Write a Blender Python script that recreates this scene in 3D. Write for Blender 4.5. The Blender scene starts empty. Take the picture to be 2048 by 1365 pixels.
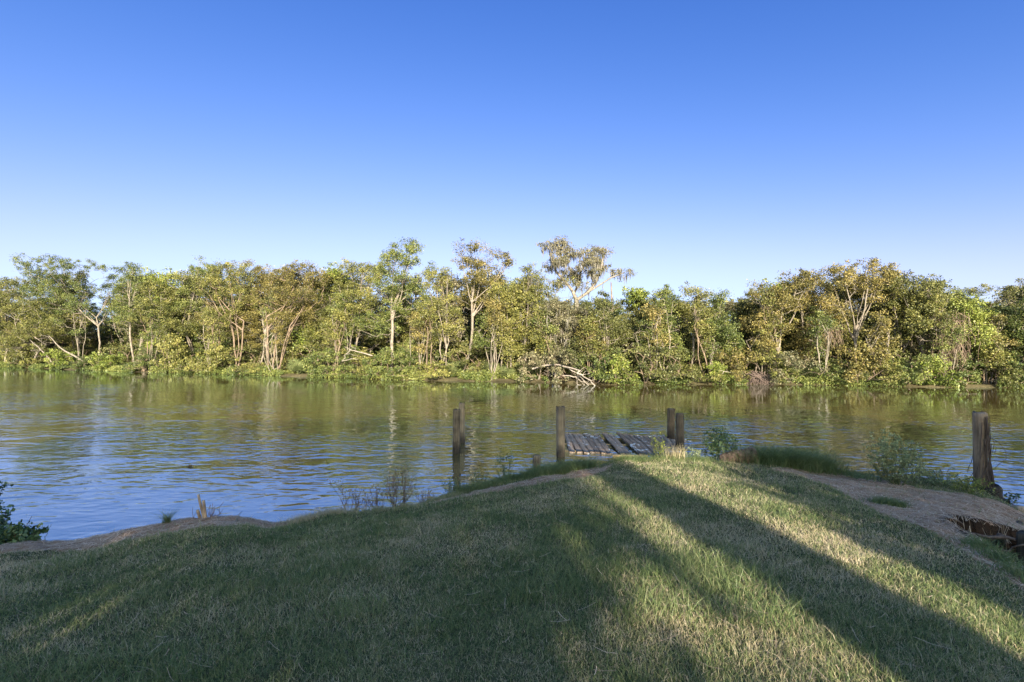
import bpy, math, random
import numpy as np
from mathutils import Vector

# ------------------------------------------------------------------ camera, sky, sun, exposure
scene = bpy.context.scene
COL = scene.collection
F, PX0, PY0, CAMZ = 910.0, 1024.0, 690.0, 2.7      # focal length in photo pixels, horizon row, eye above the water
cam_data = bpy.data.cameras.new("camera")
cam = bpy.data.objects.new("camera", cam_data); COL.objects.link(cam)
cam_data.lens = 16.0; cam_data.sensor_width = 36.0
cam_data.clip_start = 0.05; cam_data.clip_end = 6000
cam.location = (0, 0, CAMZ)
cam.rotation_euler = (math.radians(90 + 0.47), 0, 0)
scene.camera = cam

SUN_EL, SUN_AZ = 18.0, 171.0        # azimuth clockwise from +Y: behind the camera, a little to the right
world = bpy.data.worlds.new("World"); scene.world = world
world.use_nodes = True
wn = world.node_tree; wn.nodes.clear()
sky = wn.nodes.new("ShaderNodeTexSky"); sky.sky_type = 'NISHITA'; sky.sun_disc = False
sky.sun_elevation = math.radians(SUN_EL); sky.sun_rotation = math.radians(SUN_AZ)
sky.altitude = 0; sky.air_density = 1.0; sky.dust_density = 0.25; sky.ozone_density = 3.0
bg = wn.nodes.new("ShaderNodeBackground"); bg.inputs[1].default_value = 0.12
wo = wn.nodes.new("ShaderNodeOutputWorld")
EXPO = 1.85                           # the sky colours are graded to the deep late-afternoon blue of the place
sep = wn.nodes.new("ShaderNodeSeparateColor"); cmb = wn.nodes.new("ShaderNodeCombineColor"); wn.links.new(sky.outputs[0], sep.inputs[0])
KS = 0.252
wgeo = wn.nodes.new("ShaderNodeTexCoord"); wdot = wn.nodes.new("ShaderNodeVectorMath"); wdot.operation = 'DOT_PRODUCT'
wdot.inputs[1].default_value = (math.sin(math.radians(SUN_AZ))*.85, math.cos(math.radians(SUN_AZ))*.85, .53); wn.links.new(wgeo.outputs["Generated"], wdot.inputs[0])
wmax = wn.nodes.new("ShaderNodeMath"); wmax.operation = 'MAXIMUM'; wmax.inputs[1].default_value = 0; wn.links.new(wdot.outputs["Value"], wmax.inputs[0])
wpow = wn.nodes.new("ShaderNodeMath"); wpow.operation = 'POWER'; wpow.inputs[1].default_value = 1.5; wn.links.new(wmax.outputs[0], wpow.inputs[0])
FILL_GLOW = (6.6, 4.7, 1.5)  # extra sky glow on the sun side, added to brighten the shaded lawn
for ch, (gain, pw, top) in enumerate([(1.95, 1.95, .84), (0.88, 1.36, 1.26), (1.12, 1.0, 2.2)]):
    a = wn.nodes.new("ShaderNodeMath"); a.operation = 'MULTIPLY'; a.inputs[1].default_value = KS; wn.links.new(sep.outputs[ch], a.inputs[0])
    b = wn.nodes.new("ShaderNodeMath"); b.operation = 'POWER'; b.inputs[1].default_value = pw; wn.links.new(a.outputs[0], b.inputs[0])
    c = wn.nodes.new("ShaderNodeMath"); c.operation = 'MULTIPLY'; c.inputs[1].default_value = gain/(0.12*2**EXPO); wn.links.new(b.outputs[0], c.inputs[0])
    # soft shoulder: v / sqrt(1 + (v/top)^2)
    t_ = top/(0.12*2**EXPO)
    e = wn.nodes.new("ShaderNodeMath"); e.operation = 'DIVIDE'; e.inputs[1].default_value = t_; wn.links.new(c.outputs[0], e.inputs[0])
    f = wn.nodes.new("ShaderNodeMath"); f.operation = 'POWER'; f.inputs[1].default_value = 2; wn.links.new(e.outputs[0], f.inputs[0])
    g = wn.nodes.new("ShaderNodeMath"); g.operation = 'ADD'; g.inputs[1].default_value = 1; wn.links.new(f.outputs[0], g.inputs[0])
    q = wn.nodes.new("ShaderNodeMath"); q.operation = 'SQRT'; wn.links.new(g.outputs[0], q.inputs[0])
    d = wn.nodes.new("ShaderNodeMath"); d.operation = 'DIVIDE'; wn.links.new(c.outputs[0], d.inputs[0]); wn.links.new(q.outputs[0], d.inputs[1])
    m1 = wn.nodes.new("ShaderNodeMath"); m1.operation = 'MULTIPLY_ADD'; m1.inputs[1].default_value = FILL_GLOW[ch]; m1.inputs[2].default_value = 1; wn.links.new(wpow.outputs[0], m1.inputs[0])
    m2 = wn.nodes.new("ShaderNodeMath"); m2.operation = 'MULTIPLY'; wn.links.new(m1.outputs[0], m2.inputs[0]); wn.links.new(d.outputs[0], m2.inputs[1])
    wn.links.new(m2.outputs[0], cmb.inputs[ch])
wn.links.new(cmb.outputs[0], bg.inputs[0]); wn.links.new(bg.outputs[0], wo.inputs[0])

sd = bpy.data.lights.new("sun", 'SUN'); sd.energy = 4.8; sd.angle = math.radians(0.5); sd.color = (1.0, 0.88, 0.70)
sun = bpy.data.objects.new("sun", sd); COL.objects.link(sun)
el, az = math.radians(SUN_EL), math.radians(SUN_AZ)
sdir = Vector((math.sin(az)*math.cos(el), math.cos(az)*math.cos(el), math.sin(el)))
sun.rotation_euler = sdir.to_track_quat('Z', 'Y').to_euler(); sun.location = sdir*50
scene.view_settings.view_transform = 'Standard'; scene.view_settings.look = 'None'
scene.view_settings.gamma = 1.0; scene.view_settings.use_curve_mapping = False
scene.view_settings.exposure = EXPO
scene.render.engine = 'CYCLES'
scene.cycles.max_bounces = 6; scene.cycles.diffuse_bounces = 3; scene.cycles.glossy_bounces = 3
scene.cycles.transmission_bounces = 3; scene.cycles.transparent_max_bounces = 8

rnd = random.Random(11)
nr = np.random.default_rng(11)

# ------------------------------------------------------------------ helpers
def tag(o, label=None, cat=None, group=None, kind=None):
    if label: o["label"] = label
    if cat: o["category"] = cat
    if group: o["group"] = group
    if kind: o["kind"] = kind
    return o

def empty(name, loc=(0, 0, 0), rz=0.0):
    o = bpy.data.objects.new(name, None); COL.objects.link(o)
    o.location = loc; o.rotation_euler = (0, 0, rz); o.empty_display_size = 0.2
    return o

def unproj(px, py, z):
    Y = F*(CAMZ - z)/(py - PY0)
    return np.array([(px - PX0)/F*Y, Y, z])

class MB:
    """collects vertices and faces (quads or polygons), with one or two per-face numbers"""
    def __init__(s): s.v = []; s.n = 0; s.q = []; s.qa = []; s.poly = []
    def add(s, v, q, a=None):
        v = np.asarray(v, float).reshape(-1, 3); q = np.asarray(q, int).reshape(-1, 4)
        s.v.append(v); s.q.append(q + s.n); s.n += len(v)
        s.qa.append(np.full(len(q), 0.5) if a is None else np.broadcast_to(np.asarray(a, float), (len(q),)))
    def ngon(s, idx): s.poly.append(list(idx))
    def tube(s, pts, rad, k=5, a=None, cap=False):
        pts = np.asarray(pts, float); rad = np.asarray(rad, float); n = len(pts)
        t = np.gradient(pts, axis=0); t /= np.linalg.norm(t, axis=1)[:, None] + 1e-9
        up = np.where(np.abs(t[:, 2:3]) > 0.9, np.array([[1., 0, 0]]), np.array([[0, 0, 1.]]))
        u = np.cross(up, t)
        for i in range(1, n):                       # keep the ring from twisting
            w = u[i-1] - t[i]*np.dot(u[i-1], t[i]); l = np.linalg.norm(w)
            if l > 1e-3: u[i] = w/l
        u /= np.linalg.norm(u, axis=1)[:, None] + 1e-9
        w = np.cross(t, u)
        an = np.arange(k)*2*np.pi/k
        v = pts[:, None] + rad[:, None, None]*(np.cos(an)[None, :, None]*u[:, None] + np.sin(an)[None, :, None]*w[:, None])
        base = s.n
        i, j = np.meshgrid(np.arange(n-1), np.arange(k), indexing='ij')
        j2 = (j+1) % k
        q = np.stack([i*k+j, i*k+j2, (i+1)*k+j2, (i+1)*k+j], -1).reshape(-1, 4)
        s.add(v.reshape(-1, 3), q, a)
        if cap:
            s.poly.append([base + x for x in range(k)][::-1]); s.poly.append([base + (n-1)*k + x for x in range(k)])
    def mesh(s, name, mat, smooth=False):
        me = bpy.data.meshes.new(name)
        if not s.v: return me
        V = np.concatenate(s.v); Q = np.concatenate(s.q) if s.q else np.zeros((0, 4), int)
        loops = Q.reshape(-1); starts = np.arange(len(Q))*4; tot = np.full(len(Q), 4)
        att = np.concatenate(s.qa) if s.qa else np.zeros(0)
        if s.poly:
            pl = np.array([len(p) for p in s.poly]); fl = np.concatenate([np.array(p) for p in s.poly])
            starts = np.concatenate([starts, len(loops) + np.concatenate([[0], np.cumsum(pl)[:-1]])])
            loops = np.concatenate([loops, fl]); tot = np.concatenate([tot, pl]); att = np.concatenate([att, np.full(len(pl), .5)])
        me.vertices.add(len(V)); me.vertices.foreach_set("co", V.astype(np.float32).ravel())
        me.loops.add(len(loops)); me.loops.foreach_set("vertex_index", loops.astype(np.int32))
        me.polygons.add(len(starts)); me.polygons.foreach_set("loop_start", starts.astype(np.int32))
        try: me.polygons.foreach_set("loop_total", tot.astype(np.int32))
        except Exception: pass
        if smooth: me.polygons.foreach_set("use_smooth", np.ones(len(starts), bool))
        at = me.attributes.new("hue", 'FLOAT', 'FACE'); at.data.foreach_set("value", att.astype(np.float32))
        me.update(calc_edges=True)
        me.materials.append(mat)
        return me
    def build(s, name, mat, parent=None, smooth=False, loc=None):
        o = bpy.data.objects.new(name, s.mesh(name, mat, smooth)); COL.objects.link(o)
        if parent: o.parent = parent
        if loc is not None: o.location = loc
        return o

_lat = nr.random((256, 256))
def vnoise(x, y, scale=1.0, oct=1, off=0.0):
    x = np.asarray(x, float)*scale + 37.3 + off; y = np.asarray(y, float)*scale + 91.7 + off*1.7
    out = 0; amp = 1; tot = 0
    for _ in range(oct):
        xi = np.floor(x).astype(int); yi = np.floor(y).astype(int); fx = x-xi; fy = y-yi
        fx = fx*fx*(3-2*fx); fy = fy*fy*(3-2*fy)
        g = lambda a, b: _lat[a % 256, b % 256]
        out = out + amp*((g(xi, yi)*(1-fx)+g(xi+1, yi)*fx)*(1-fy) + (g(xi, yi+1)*(1-fx)+g(xi+1, yi+1)*fx)*fy)
        tot += amp; amp *= .5; x = x*2.03+11; y = y*2.03+7
    return out/tot

def sstep(a, b, x):
    t = np.clip((x-a)/(b-a), 0, 1); return t*t*(3-2*t)

# ------------------------------------------------------------------ materials
def new_mat(name):
    m = bpy.data.materials.new(name); m.use_nodes = True
    nt = m.node_tree; nt.nodes.clear()
    out = nt.nodes.new("ShaderNodeOutputMaterial")
    return m, nt, out
def N(nt, typ, **kw):
    n = nt.nodes.new(typ)
    for k, v in kw.items(): setattr(n, k, v)
    return n
def ramp(nt, stops):
    r = nt.nodes.new("ShaderNodeValToRGB"); e = r.color_ramp.elements
    while len(e) < len(stops): e.new(0.5)
    for i, (p, c) in enumerate(stops):
        e[i].position = p; e[i].color = (*c, 1)
    return r
def mth(nt, op, a, b=None, c=None):
    n = nt.nodes.new("ShaderNodeMath"); n.operation = op
    for i, x in enumerate((a, b, c)):
        if x is None: continue
        if isinstance(x, (int, float)): n.inputs[i].default_value = x
        else: nt.links.new(x, n.inputs[i])
    return n.outputs[0]

def leaf_mat(name, stops, transl=0.2, rough=0.5, noise=1.2):
    m, nt, out = new_mat(name); L = nt.links
    at = N(nt, "ShaderNodeAttribute", attribute_name="hue")
    geo = N(nt, "ShaderNodeTexCoord")
    no = N(nt, "ShaderNodeTexNoise"); no.inputs["Scale"].default_value = noise; no.inputs["Detail"].default_value = 1
    L.new(geo.outputs["Object"], no.inputs["Vector"])
    oi = N(nt, "ShaderNodeObjectInfo")
    v = mth(nt, 'ADD', at.outputs["Fac"], mth(nt, 'MULTIPLY', mth(nt, 'SUBTRACT', no.outputs["Fac"], 0.5), 0.7))
    v = mth(nt, 'ADD', v, mth(nt, 'MULTIPLY', mth(nt, 'SUBTRACT', oi.outputs["Random"], 0.5), 0.25))
    r = ramp(nt, stops); L.new(v, r.inputs[0])
    d = N(nt, "ShaderNodeBsdfPrincipled"); d.inputs["Roughness"].default_value = rough
    d.inputs["Specular IOR Level"].default_value = 0.35
    t = N(nt, "ShaderNodeBsdfTranslucent")
    L.new(r.outputs[0], d.inputs["Base Color"]); L.new(r.outputs[0], t.inputs["Color"])
    mx = N(nt, "ShaderNodeMixShader"); mx.inputs[0].default_value = transl
    L.new(d.outputs[0], mx.inputs[1]); L.new(t.outputs[0], mx.inputs[2]); L.new(mx.outputs[0], out.inputs[0])
    return m

LEAF = {
 'olive':  leaf_mat("olive_leaf",  [(0, (.028, .034, .009)), (.5, (.118, .124, .030)), (1, (.275, .250, .070))]),
 'golden': leaf_mat("golden_leaf", [(0, (.035, .034, .011)), (.5, (.140, .124, .033)), (1, (.300, .235, .078))]),
 'green':  leaf_mat("green_leaf",  [(0, (.020, .031, .009)), (.5, (.086, .112, .027)), (1, (.215, .222, .060))]),
 'dark':   leaf_mat("dark_leaf",   [(0, (.030, .038, .012)), (.5, (.078, .086, .024)), (1, (.165, .160, .050))]),
 'oak':    leaf_mat("oak_leaf",    [(0, (0.056, 0.062, 0.028)), (.5, (0.133, 0.126, 0.063)), (1, (0.238, 0.203, 0.119))]),
 'bright': leaf_mat("bright_leaf", [(0, (.060, .085, .015)), (.5, (.150, .185, .032)), (1, (.300, .310, .070))]),
 'yellow': leaf_mat("yellow_leaf", [(0, (0.168, 0.168, 0.028)), (.5, (0.336, 0.294, 0.056)), (1, (0.476, 0.392, 0.098))]),
 'tan':    leaf_mat("dry_leaf",    [(0, (0.112, 0.084, 0.049)), (.5, (0.252, 0.196, 0.112)), (1, (0.420, 0.329, 0.210))]),
 'palm':   leaf_mat("palm_leaf",   [(0, (.065, .085, .030)), (.5, (.140, .165, .060)), (1, (.250, .260, .120))]),
 'moss':   leaf_mat("moss_strand", [(0, (.07, .066, .05)), (.5, (.135, .125, .095)), (1, (.22, .20, .155))]), #[(0, (0.126, 0.119, 0.091)), (.5, (0.231, 0.210, 0.161)), (1, (0.364, 0.329, 0.252))]),
 'vine':   leaf_mat('dead_vine', [(0, (.12, .085, .06)), (.5, (.24, .17, .12)), (1, (.36, .27, .19))]),
}
GRASS = leaf_mat("lawn_grass", [(0, (.085, .135, .045)), (.38, (.190, .235, .090)), (.60, (.310, .300, .145)), (.78, (.450, .375, .235)), (1, (.590, .500, .350))], transl=.4, rough=.45, noise=.9)
STRAW = leaf_mat("straw", [(0, (.20, .13, .075)), (.5, (.45, .31, .20)), (1, (.76, .58, .41))], transl=.1)
WEED = leaf_mat("weed_leaf", [(0, (.05, .10, .045)), (.5, (.12, .175, .075)), (1, (.26, .29, .13))], transl=.25)
WEED_PALE = leaf_mat("pale_weed_leaf", [(0, (.14, .18, .085)), (.5, (.27, .32, .15)), (1, (.46, .48, .26))], transl=.25)
GLOSSY = leaf_mat("shrub_leaf", [(0, (.03, .06, .025)), (.5, (.07, .12, .045)), (1, (.17, .22, .08))], transl=.15, rough=.35)

def bark_mat(name, c0, c1, scale=3.0):
    m, nt, out = new_mat(name); L = nt.links
    tc = N(nt, "ShaderNodeTexCoord"); mp = N(nt, "ShaderNodeMapping"); mp.inputs["Scale"].default_value = (4, 4, 1)
    no = N(nt, "ShaderNodeTexNoise"); no.inputs["Scale"].default_value = scale; no.inputs["Detail"].default_value = 8
    L.new(tc.outputs["Object"], mp.inputs[0]); L.new(mp.outputs[0], no.inputs["Vector"])
    r = ramp(nt, [(.32, c0), (.68, c1)]); L.new(no.outputs["Fac"], r.inputs[0])
    b = N(nt, "ShaderNodeBsdfPrincipled"); b.inputs["Roughness"].default_value = .9; b.inputs["Specular IOR Level"].default_value = .15
    L.new(r.outputs[0], b.inputs["Base Color"])
    bp = N(nt, "ShaderNodeBump"); bp.inputs["Strength"].default_value = .6; bp.inputs["Distance"].default_value = .02
    L.new(no.outputs["Fac"], bp.inputs["Height"]); L.new(bp.outputs[0], b.inputs["Normal"])
    L.new(b.outputs[0], out.inputs[0]); return m
BARK = bark_mat("pale_bark", (.075, .062, .048), (.29, .25, .20))
BARK_D = bark_mat("brown_bark", (.09, .065, .045), (.24, .18, .13))
DEADWOOD = bark_mat("bleached_wood", (.14, .12, .10), (.36, .31, .26))
LOGWOOD = bark_mat("rotten_log_wood", (.045, .03, .02), (.22, .155, .11), 6)
CANE = bark_mat("dry_cane", (.24, .16, .10), (.50, .37, .25), 8)
STEM_G = bark_mat("green_stem", (.06, .08, .03), (.14, .15, .07), 8)
STEM_R = bark_mat("red_brown_stem", (.09, .055, .045), (.22, .15, .12), 8)
ROOT = bark_mat("root_bark", (.045, .032, .026), (.16, .12, .10), 8)

def timber_mat(name, base0, base1, dark_top=None, droppings=False, scale=1.0, wet=None):
    """weathered grey timber: grain along local Z (posts) or Y (planks)"""
    m, nt, out = new_mat(name); L = nt.links
    tc = N(nt, "ShaderNodeTexCoord"); mp = N(nt, "ShaderNodeMapping")
    mp.inputs["Scale"].default_value = (45, 45, 2.0) if not droppings else (45, 2.0, 45)
    L.new(tc.outputs["Object"], mp.inputs[0])
    no = N(nt, "ShaderNodeTexNoise"); no.inputs["Scale"].default_value = scale; no.inputs["Detail"].default_value = 6; no.inputs["Roughness"].default_value = .65
    L.new(mp.outputs[0], no.inputs["Vector"])
    n2 = N(nt, "ShaderNodeTexNoise"); n2.inputs["Scale"].default_value = 5; n2.inputs["Detail"].default_value = 4
    L.new(tc.outputs["Object"], n2.inputs["Vector"])
    f = mth(nt, 'ADD', mth(nt, 'MULTIPLY', no.outputs["Fac"], .7), mth(nt, 'MULTIPLY', n2.outputs["Fac"], .3))
    oi = N(nt, "ShaderNodeObjectInfo")
    f = mth(nt, 'ADD', f, mth(nt, 'MULTIPLY', mth(nt, 'SUBTRACT', oi.outputs["Random"], .5), .12))
    r = ramp(nt, [(.34, base0), (.66, base1)]); L.new(f, r.inputs[0])
    col = r.outputs[0]
    if dark_top is not None:                      # charred, blackened top and wet foot (world heights)
        g = N(nt, "ShaderNodeNewGeometry"); sx = N(nt, "ShaderNodeSeparateXYZ"); L.new(g.outputs["Position"], sx.inputs[0])
        z = mth(nt, 'ADD', sx.outputs[2], mth(nt, 'MULTIPLY', mth(nt, 'SUBTRACT', n2.outputs["Fac"], .5), .35))
        lo, hi = dark_top
        mr = N(nt, "ShaderNodeMapRange"); mr.inputs["From Min"].default_value = lo; mr.inputs["From Max"].default_value = hi
        L.new(z, mr.inputs[0])
        mr2 = N(nt, "ShaderNodeMapRange"); mr2.inputs["From Min"].default_value = .26; mr2.inputs["From Max"].default_value = .08
        L.new(z, mr2.inputs[0])
        k = mth(nt, 'MULTIPLY', mth(nt, 'MAXIMUM', mr.outputs[0], mr2.outputs[0]), .85)
        mx = N(nt, "ShaderNodeMix", data_type='RGBA'); L.new(k, mx.inputs[0]); L.new(col, mx.inputs[6]); mx.inputs[7].default_value = (.018, .015, .013, 1)
        col = mx.outputs[2]
    if droppings:
        g = N(nt, "ShaderNodeNewGeometry")
        v = N(nt, "ShaderNodeTexNoise"); v.inputs["Scale"].default_value = 7; v.inputs["Detail"].default_value = 4; v.inputs["Distortion"].default_value = .8
        L.new(g.outputs["Position"], v.inputs["Vector"])
        v2 = N(nt, "ShaderNodeTexNoise"); v2.inputs["Scale"].default_value = 1.1
        L.new(g.outputs["Position"], v2.inputs["Vector"])
        sm = mth(nt, 'ADD', v.outputs["Fac"], mth(nt, 'MULTIPLY', mth(nt, 'SUBTRACT', v2.outputs["Fac"], .5), .45))
        mr = N(nt, "ShaderNodeMapRange"); mr.inputs["From Min"].default_value = .64; mr.inputs["From Max"].default_value = .67
        L.new(sm, mr.inputs[0])
        mx = N(nt, "ShaderNodeMix", data_type='RGBA'); L.new(mth(nt, 'MULTIPLY', mr.outputs[0], .9), mx.inputs[0]); L.new(col, mx.inputs[6]); mx.inputs[7].default_value = (.62, .62, .60, 1)
        col = mx.outputs[2]
    b = N(nt, "ShaderNodeBsdfPrincipled"); b.inputs["Roughness"].default_value = .85; b.inputs["Specular IOR Level"].default_value = .2
    L.new(col, b.inputs["Base Color"])
    bp = N(nt, "ShaderNodeBump"); bp.inputs["Strength"].default_value = .7; bp.inputs["Distance"].default_value = .01
    L.new(no.outputs["Fac"], bp.inputs["Height"]); L.new(bp.outputs[0], b.inputs["Normal"])
    L.new(b.outputs[0], out.inputs[0]); return m
POSTW = timber_mat("weathered_piling", (.045, .033, .02), (.28, .215, .135), dark_top=(1.0, 1.35))
POSTD = timber_mat("dark_piling", (.022, .017, .012), (.16, .12, .075), dark_top=(.9, 1.5))
POSTB = timber_mat("bank_post_wood", (.05, .034, .022), (.36, .26, .17))
PLANKW = timber_mat("grey_plank", (.09, .062, .042), (.38, .29, .215), droppings=True)
JOISTW = timber_mat("raw_joist_wood", (.20, .13, .06), (.42, .30, .15))
BULKW = timber_mat("dark_bulkhead_wood", (.018, .015, .012), (.085, .065, .05))

def ground_mat():
    m, nt, out = new_mat("bank_soil"); L = nt.links
    g = N(nt, "ShaderNodeNewGeometry"); at = N(nt, "ShaderNodeAttribute", attribute_name="dirt")
    n1 = N(nt, "ShaderNodeTexNoise"); n1.inputs["Scale"].default_value = 9; n1.inputs["Detail"].default_value = 8; n1.inputs["Roughness"].default_value = .7
    n2 = N(nt, "ShaderNodeTexNoise"); n2.inputs["Scale"].default_value = 1.6; n2.inputs["Detail"].default_value = 5
    n3 = N(nt, "ShaderNodeTexNoise"); n3.inputs["Scale"].default_value = 60; n3.inputs["Detail"].default_value = 3
    for n in (n1, n2, n3): L.new(g.outputs["Position"], n.inputs["Vector"])
    s = ramp(nt, [(.3, (.13, .076, .044)), (.5, (.31, .195, .118)), (.72, (.50, .345, .225))])
    L.new(mth(nt, 'ADD', mth(nt, 'MULTIPLY', n1.outputs["Fac"], .6), mth(nt, 'MULTIPLY', n3.outputs["Fac"], .4)), s.inputs[0])
    t = ramp(nt, [(.35, (.035, .05, .02)), (.65, (.10, .095, .05))]); L.new(n1.outputs["Fac"], t.inputs[0])
    mx = N(nt, "ShaderNodeMix", data_type='RGBA'); L.new(at.outputs["Fac"], mx.inputs[0]); L.new(t.outputs[0], mx.inputs[6]); L.new(s.outputs[0], mx.inputs[7])
    dk = N(nt, "ShaderNodeMix", data_type='RGBA', blend_type='MULTIPLY'); dk.inputs[0].default_value = .35
    r2 = ramp(nt, [(.3, (.5, .48, .48)), (.7, (1.2, 1.15, 1.1))]); L.new(n2.outputs["Fac"], r2.inputs[0])
    L.new(mx.outputs[2], dk.inputs[6]); L.new(r2.outputs[0], dk.inputs[7])
    b = N(nt, "ShaderNodeBsdfPrincipled"); b.inputs["Roughness"].default_value = .95; b.inputs["Specular IOR Level"].default_value = .1
    wa = N(nt, "ShaderNodeAttribute", attribute_name="damp_shade"); wm = N(nt, "ShaderNodeMix", data_type='RGBA', blend_type='MULTIPLY')
    L.new(wa.outputs["Fac"], wm.inputs[0]); L.new(dk.outputs[2], wm.inputs[6]); wm.inputs[7].default_value = (.13, .12, .12, 1)  # darkens wet soil at the waterline and paints shade inside the hole
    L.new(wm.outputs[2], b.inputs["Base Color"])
    bp = N(nt, "ShaderNodeBump"); bp.inputs["Strength"].default_value = .9; bp.inputs["Distance"].default_value = .03
    L.new(mth(nt, 'ADD', n1.outputs["Fac"], mth(nt, 'MULTIPLY', n3.outputs["Fac"], .3)), bp.inputs["Height"]); L.new(bp.outputs[0], b.inputs["Normal"])
    L.new(b.outputs[0], out.inputs[0]); return m

def water_mat():
    m, nt, out = new_mat("river_water"); L = nt.links
    g = N(nt, "ShaderNodeNewGeometry"); P = g.outputs["Position"]
    def mapped(rot, sx, sy):
        mp = N(nt, "ShaderNodeMapping"); mp.inputs["Rotation"].default_value = (0, 0, math.radians(rot)); mp.inputs["Scale"].default_value = (sx, sy, 1)
        L.new(P, mp.inputs[0]); return mp.outputs[0]
    def noise(vec, sc, det=2, dist=0, rough=.5):
        n = N(nt, "ShaderNodeTexNoise"); n.inputs["Scale"].default_value = sc; n.inputs["Detail"].default_value = det
        n.inputs["Distortion"].default_value = dist; n.inputs["Roughness"].default_value = rough; L.new(vec, n.inputs["Vector"]); return n.outputs["Fac"]
    # ripples: small wavelets with crests mostly across the view, two slanting trains, a slow swell
    a = noise(mapped(4, .6, 1.0), 9, 2, .5)
    b = noise(mapped(-24, .42, 1.0), 5.2, 1, .5)
    c = noise(mapped(22, .44, 1.0), 4.2, 1, .4)
    d = noise(mapped(-8, .55, 1.0), 1.3, 2, .6)
    patch = N(nt, "ShaderNodeMapRange"); patch.inputs["From Min"].default_value = .34; patch.inputs["From Max"].default_value = .66
    patch.inputs["To Min"].default_value = .15; patch.inputs["To Max"].default_value = 1.5
    L.new(noise(mapped(-20, .5, 1.0), .22, 3, .8), patch.inputs[0])
    h = mth(nt, 'ADD', mth(nt, 'MULTIPLY', a, .006), mth(nt, 'MULTIPLY', b, .026))
    h = mth(nt, 'ADD', h, mth(nt, 'MULTIPLY', c, .026))
    h = mth(nt, 'MULTIPLY', h, patch.outputs[0])
    h = mth(nt, 'ADD', h, mth(nt, 'MULTIPLY', d, .035))
    # sheltered, calmer water under the far bank and close in to the near bank
    sx = N(nt, "ShaderNodeSeparateXYZ"); L.new(P, sx.inputs[0])
    yy = mth(nt, 'ADD', sx.outputs[1], mth(nt, 'MULTIPLY', sx.outputs[0], .30))
    sh = N(nt, "ShaderNodeMapRange"); sh.inputs["From Min"].default_value = 22; sh.inputs["From Max"].default_value = 26
    sh.inputs["To Min"].default_value = 1; sh.inputs["To Max"].default_value = .10; L.new(yy, sh.inputs[0])
    nb = N(nt, "ShaderNodeMapRange"); nb.inputs["From Min"].default_value = 5.5; nb.inputs["From Max"].default_value = 10.5
    nb.inputs["To Min"].default_value = .4; nb.inputs["To Max"].default_value = 1; L.new(mth(nt, 'ADD', sx.outputs[1], mth(nt, 'MULTIPLY', sx.outputs[0], .25)), nb.inputs[0])
    h = mth(nt, 'MULTIPLY', mth(nt, 'MULTIPLY', h, .80), mth(nt, 'MULTIPLY', sh.outputs[0], nb.outputs[0]))
    bp = N(nt, "ShaderNodeBump"); bp.inputs["Strength"].default_value = 1; bp.inputs["Distance"].default_value = 1.0; L.new(h, bp.inputs["Height"])
    df = N(nt, "ShaderNodeBsdfDiffuse"); df.inputs[0].default_value = (.092, .066, .019, 1)
    gl = N(nt, "ShaderNodeBsdfGlossy"); gl.inputs[0].default_value = (.80, .92, 1, 1); gl.inputs["Roughness"].default_value = .03
    fr = N(nt, "ShaderNodeFresnel"); fr.inputs["IOR"].default_value = 2.4
    L.new(bp.outputs[0], fr.inputs["Normal"]); L.new(bp.outputs[0], gl.inputs["Normal"])
    k = mth(nt, 'MINIMUM', mth(nt, 'ADD', mth(nt, 'MULTIPLY', fr.outputs[0], .85), .22), 1.0)
    mx = N(nt, "ShaderNodeMixShader"); L.new(k, mx.inputs[0]); L.new(df.outputs[0], mx.inputs[1]); L.new(gl.outputs[0], mx.inputs[2])
    L.new(mx.outputs[0], out.inputs[0]); return m

# ------------------------------------------------------------------ terrain
crest_px = [(-150, 1125, .30), (0, 1095, .33), (60, 1087, .33), (130, 1082, .33), (200, 1074, .34), (300, 1052, .40), (380, 1036, .47), (430, 1031, .50),
            (500, 1037, .46), (545, 1046, .40), (600, 1036, .42), (640, 1028, .45), (750, 1020, .46), (850, 1004, .46), (900, 986, .48),
            (960, 974, .50), (1050, 953, .58), (1120, 942, .64), (1200, 930, .70), (1300, 917, .72), (1400, 922, .70), (1500, 930, .66),
            (1600, 936, .62), (1700, 946, .58), (1800, 956, .54), (1880, 962, .52), (1950, 976, .50), (2000, 998, .48), (2048, 1028, .50), (2120, 1050, .5)]
cw = [unproj(*p) for p in crest_px]
cth = [math.atan2(p[0], p[1]) for p in cw]; cR = [math.hypot(p[0], p[1]) for p in cw]; cz = [p[2] for p in cw]
cth = np.array([-math.pi, -2.0, -1.6, -1.3, -1.05] + cth + [1.1, 1.35, 1.6, 2.0, math.pi])
cR = np.array([2000, 2000, 120, 26, 12] + cR + [13, 26, 120, 2000, 2000.])
cz = np.array([1.2, 1.2, .9, .5, .4] + cz + [.5, .6, .9, 1.2, 1.2])
shore_X = np.array([-400, -61, -42.5, -29, -16.8, -4.6, .9, 6, 16.5, 22.3, 31.4, 400])
shore_Y = np.array([140, 54.6, 47, 42.4, 37.8, 34, 32.6, 31, 31.3, 30, 28, 10.])
def shoreY(x): return np.interp(x, shore_X, shore_Y) + .8*(vnoise(x, 0*np.asarray(x), .22, 2)-.5)*2

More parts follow.
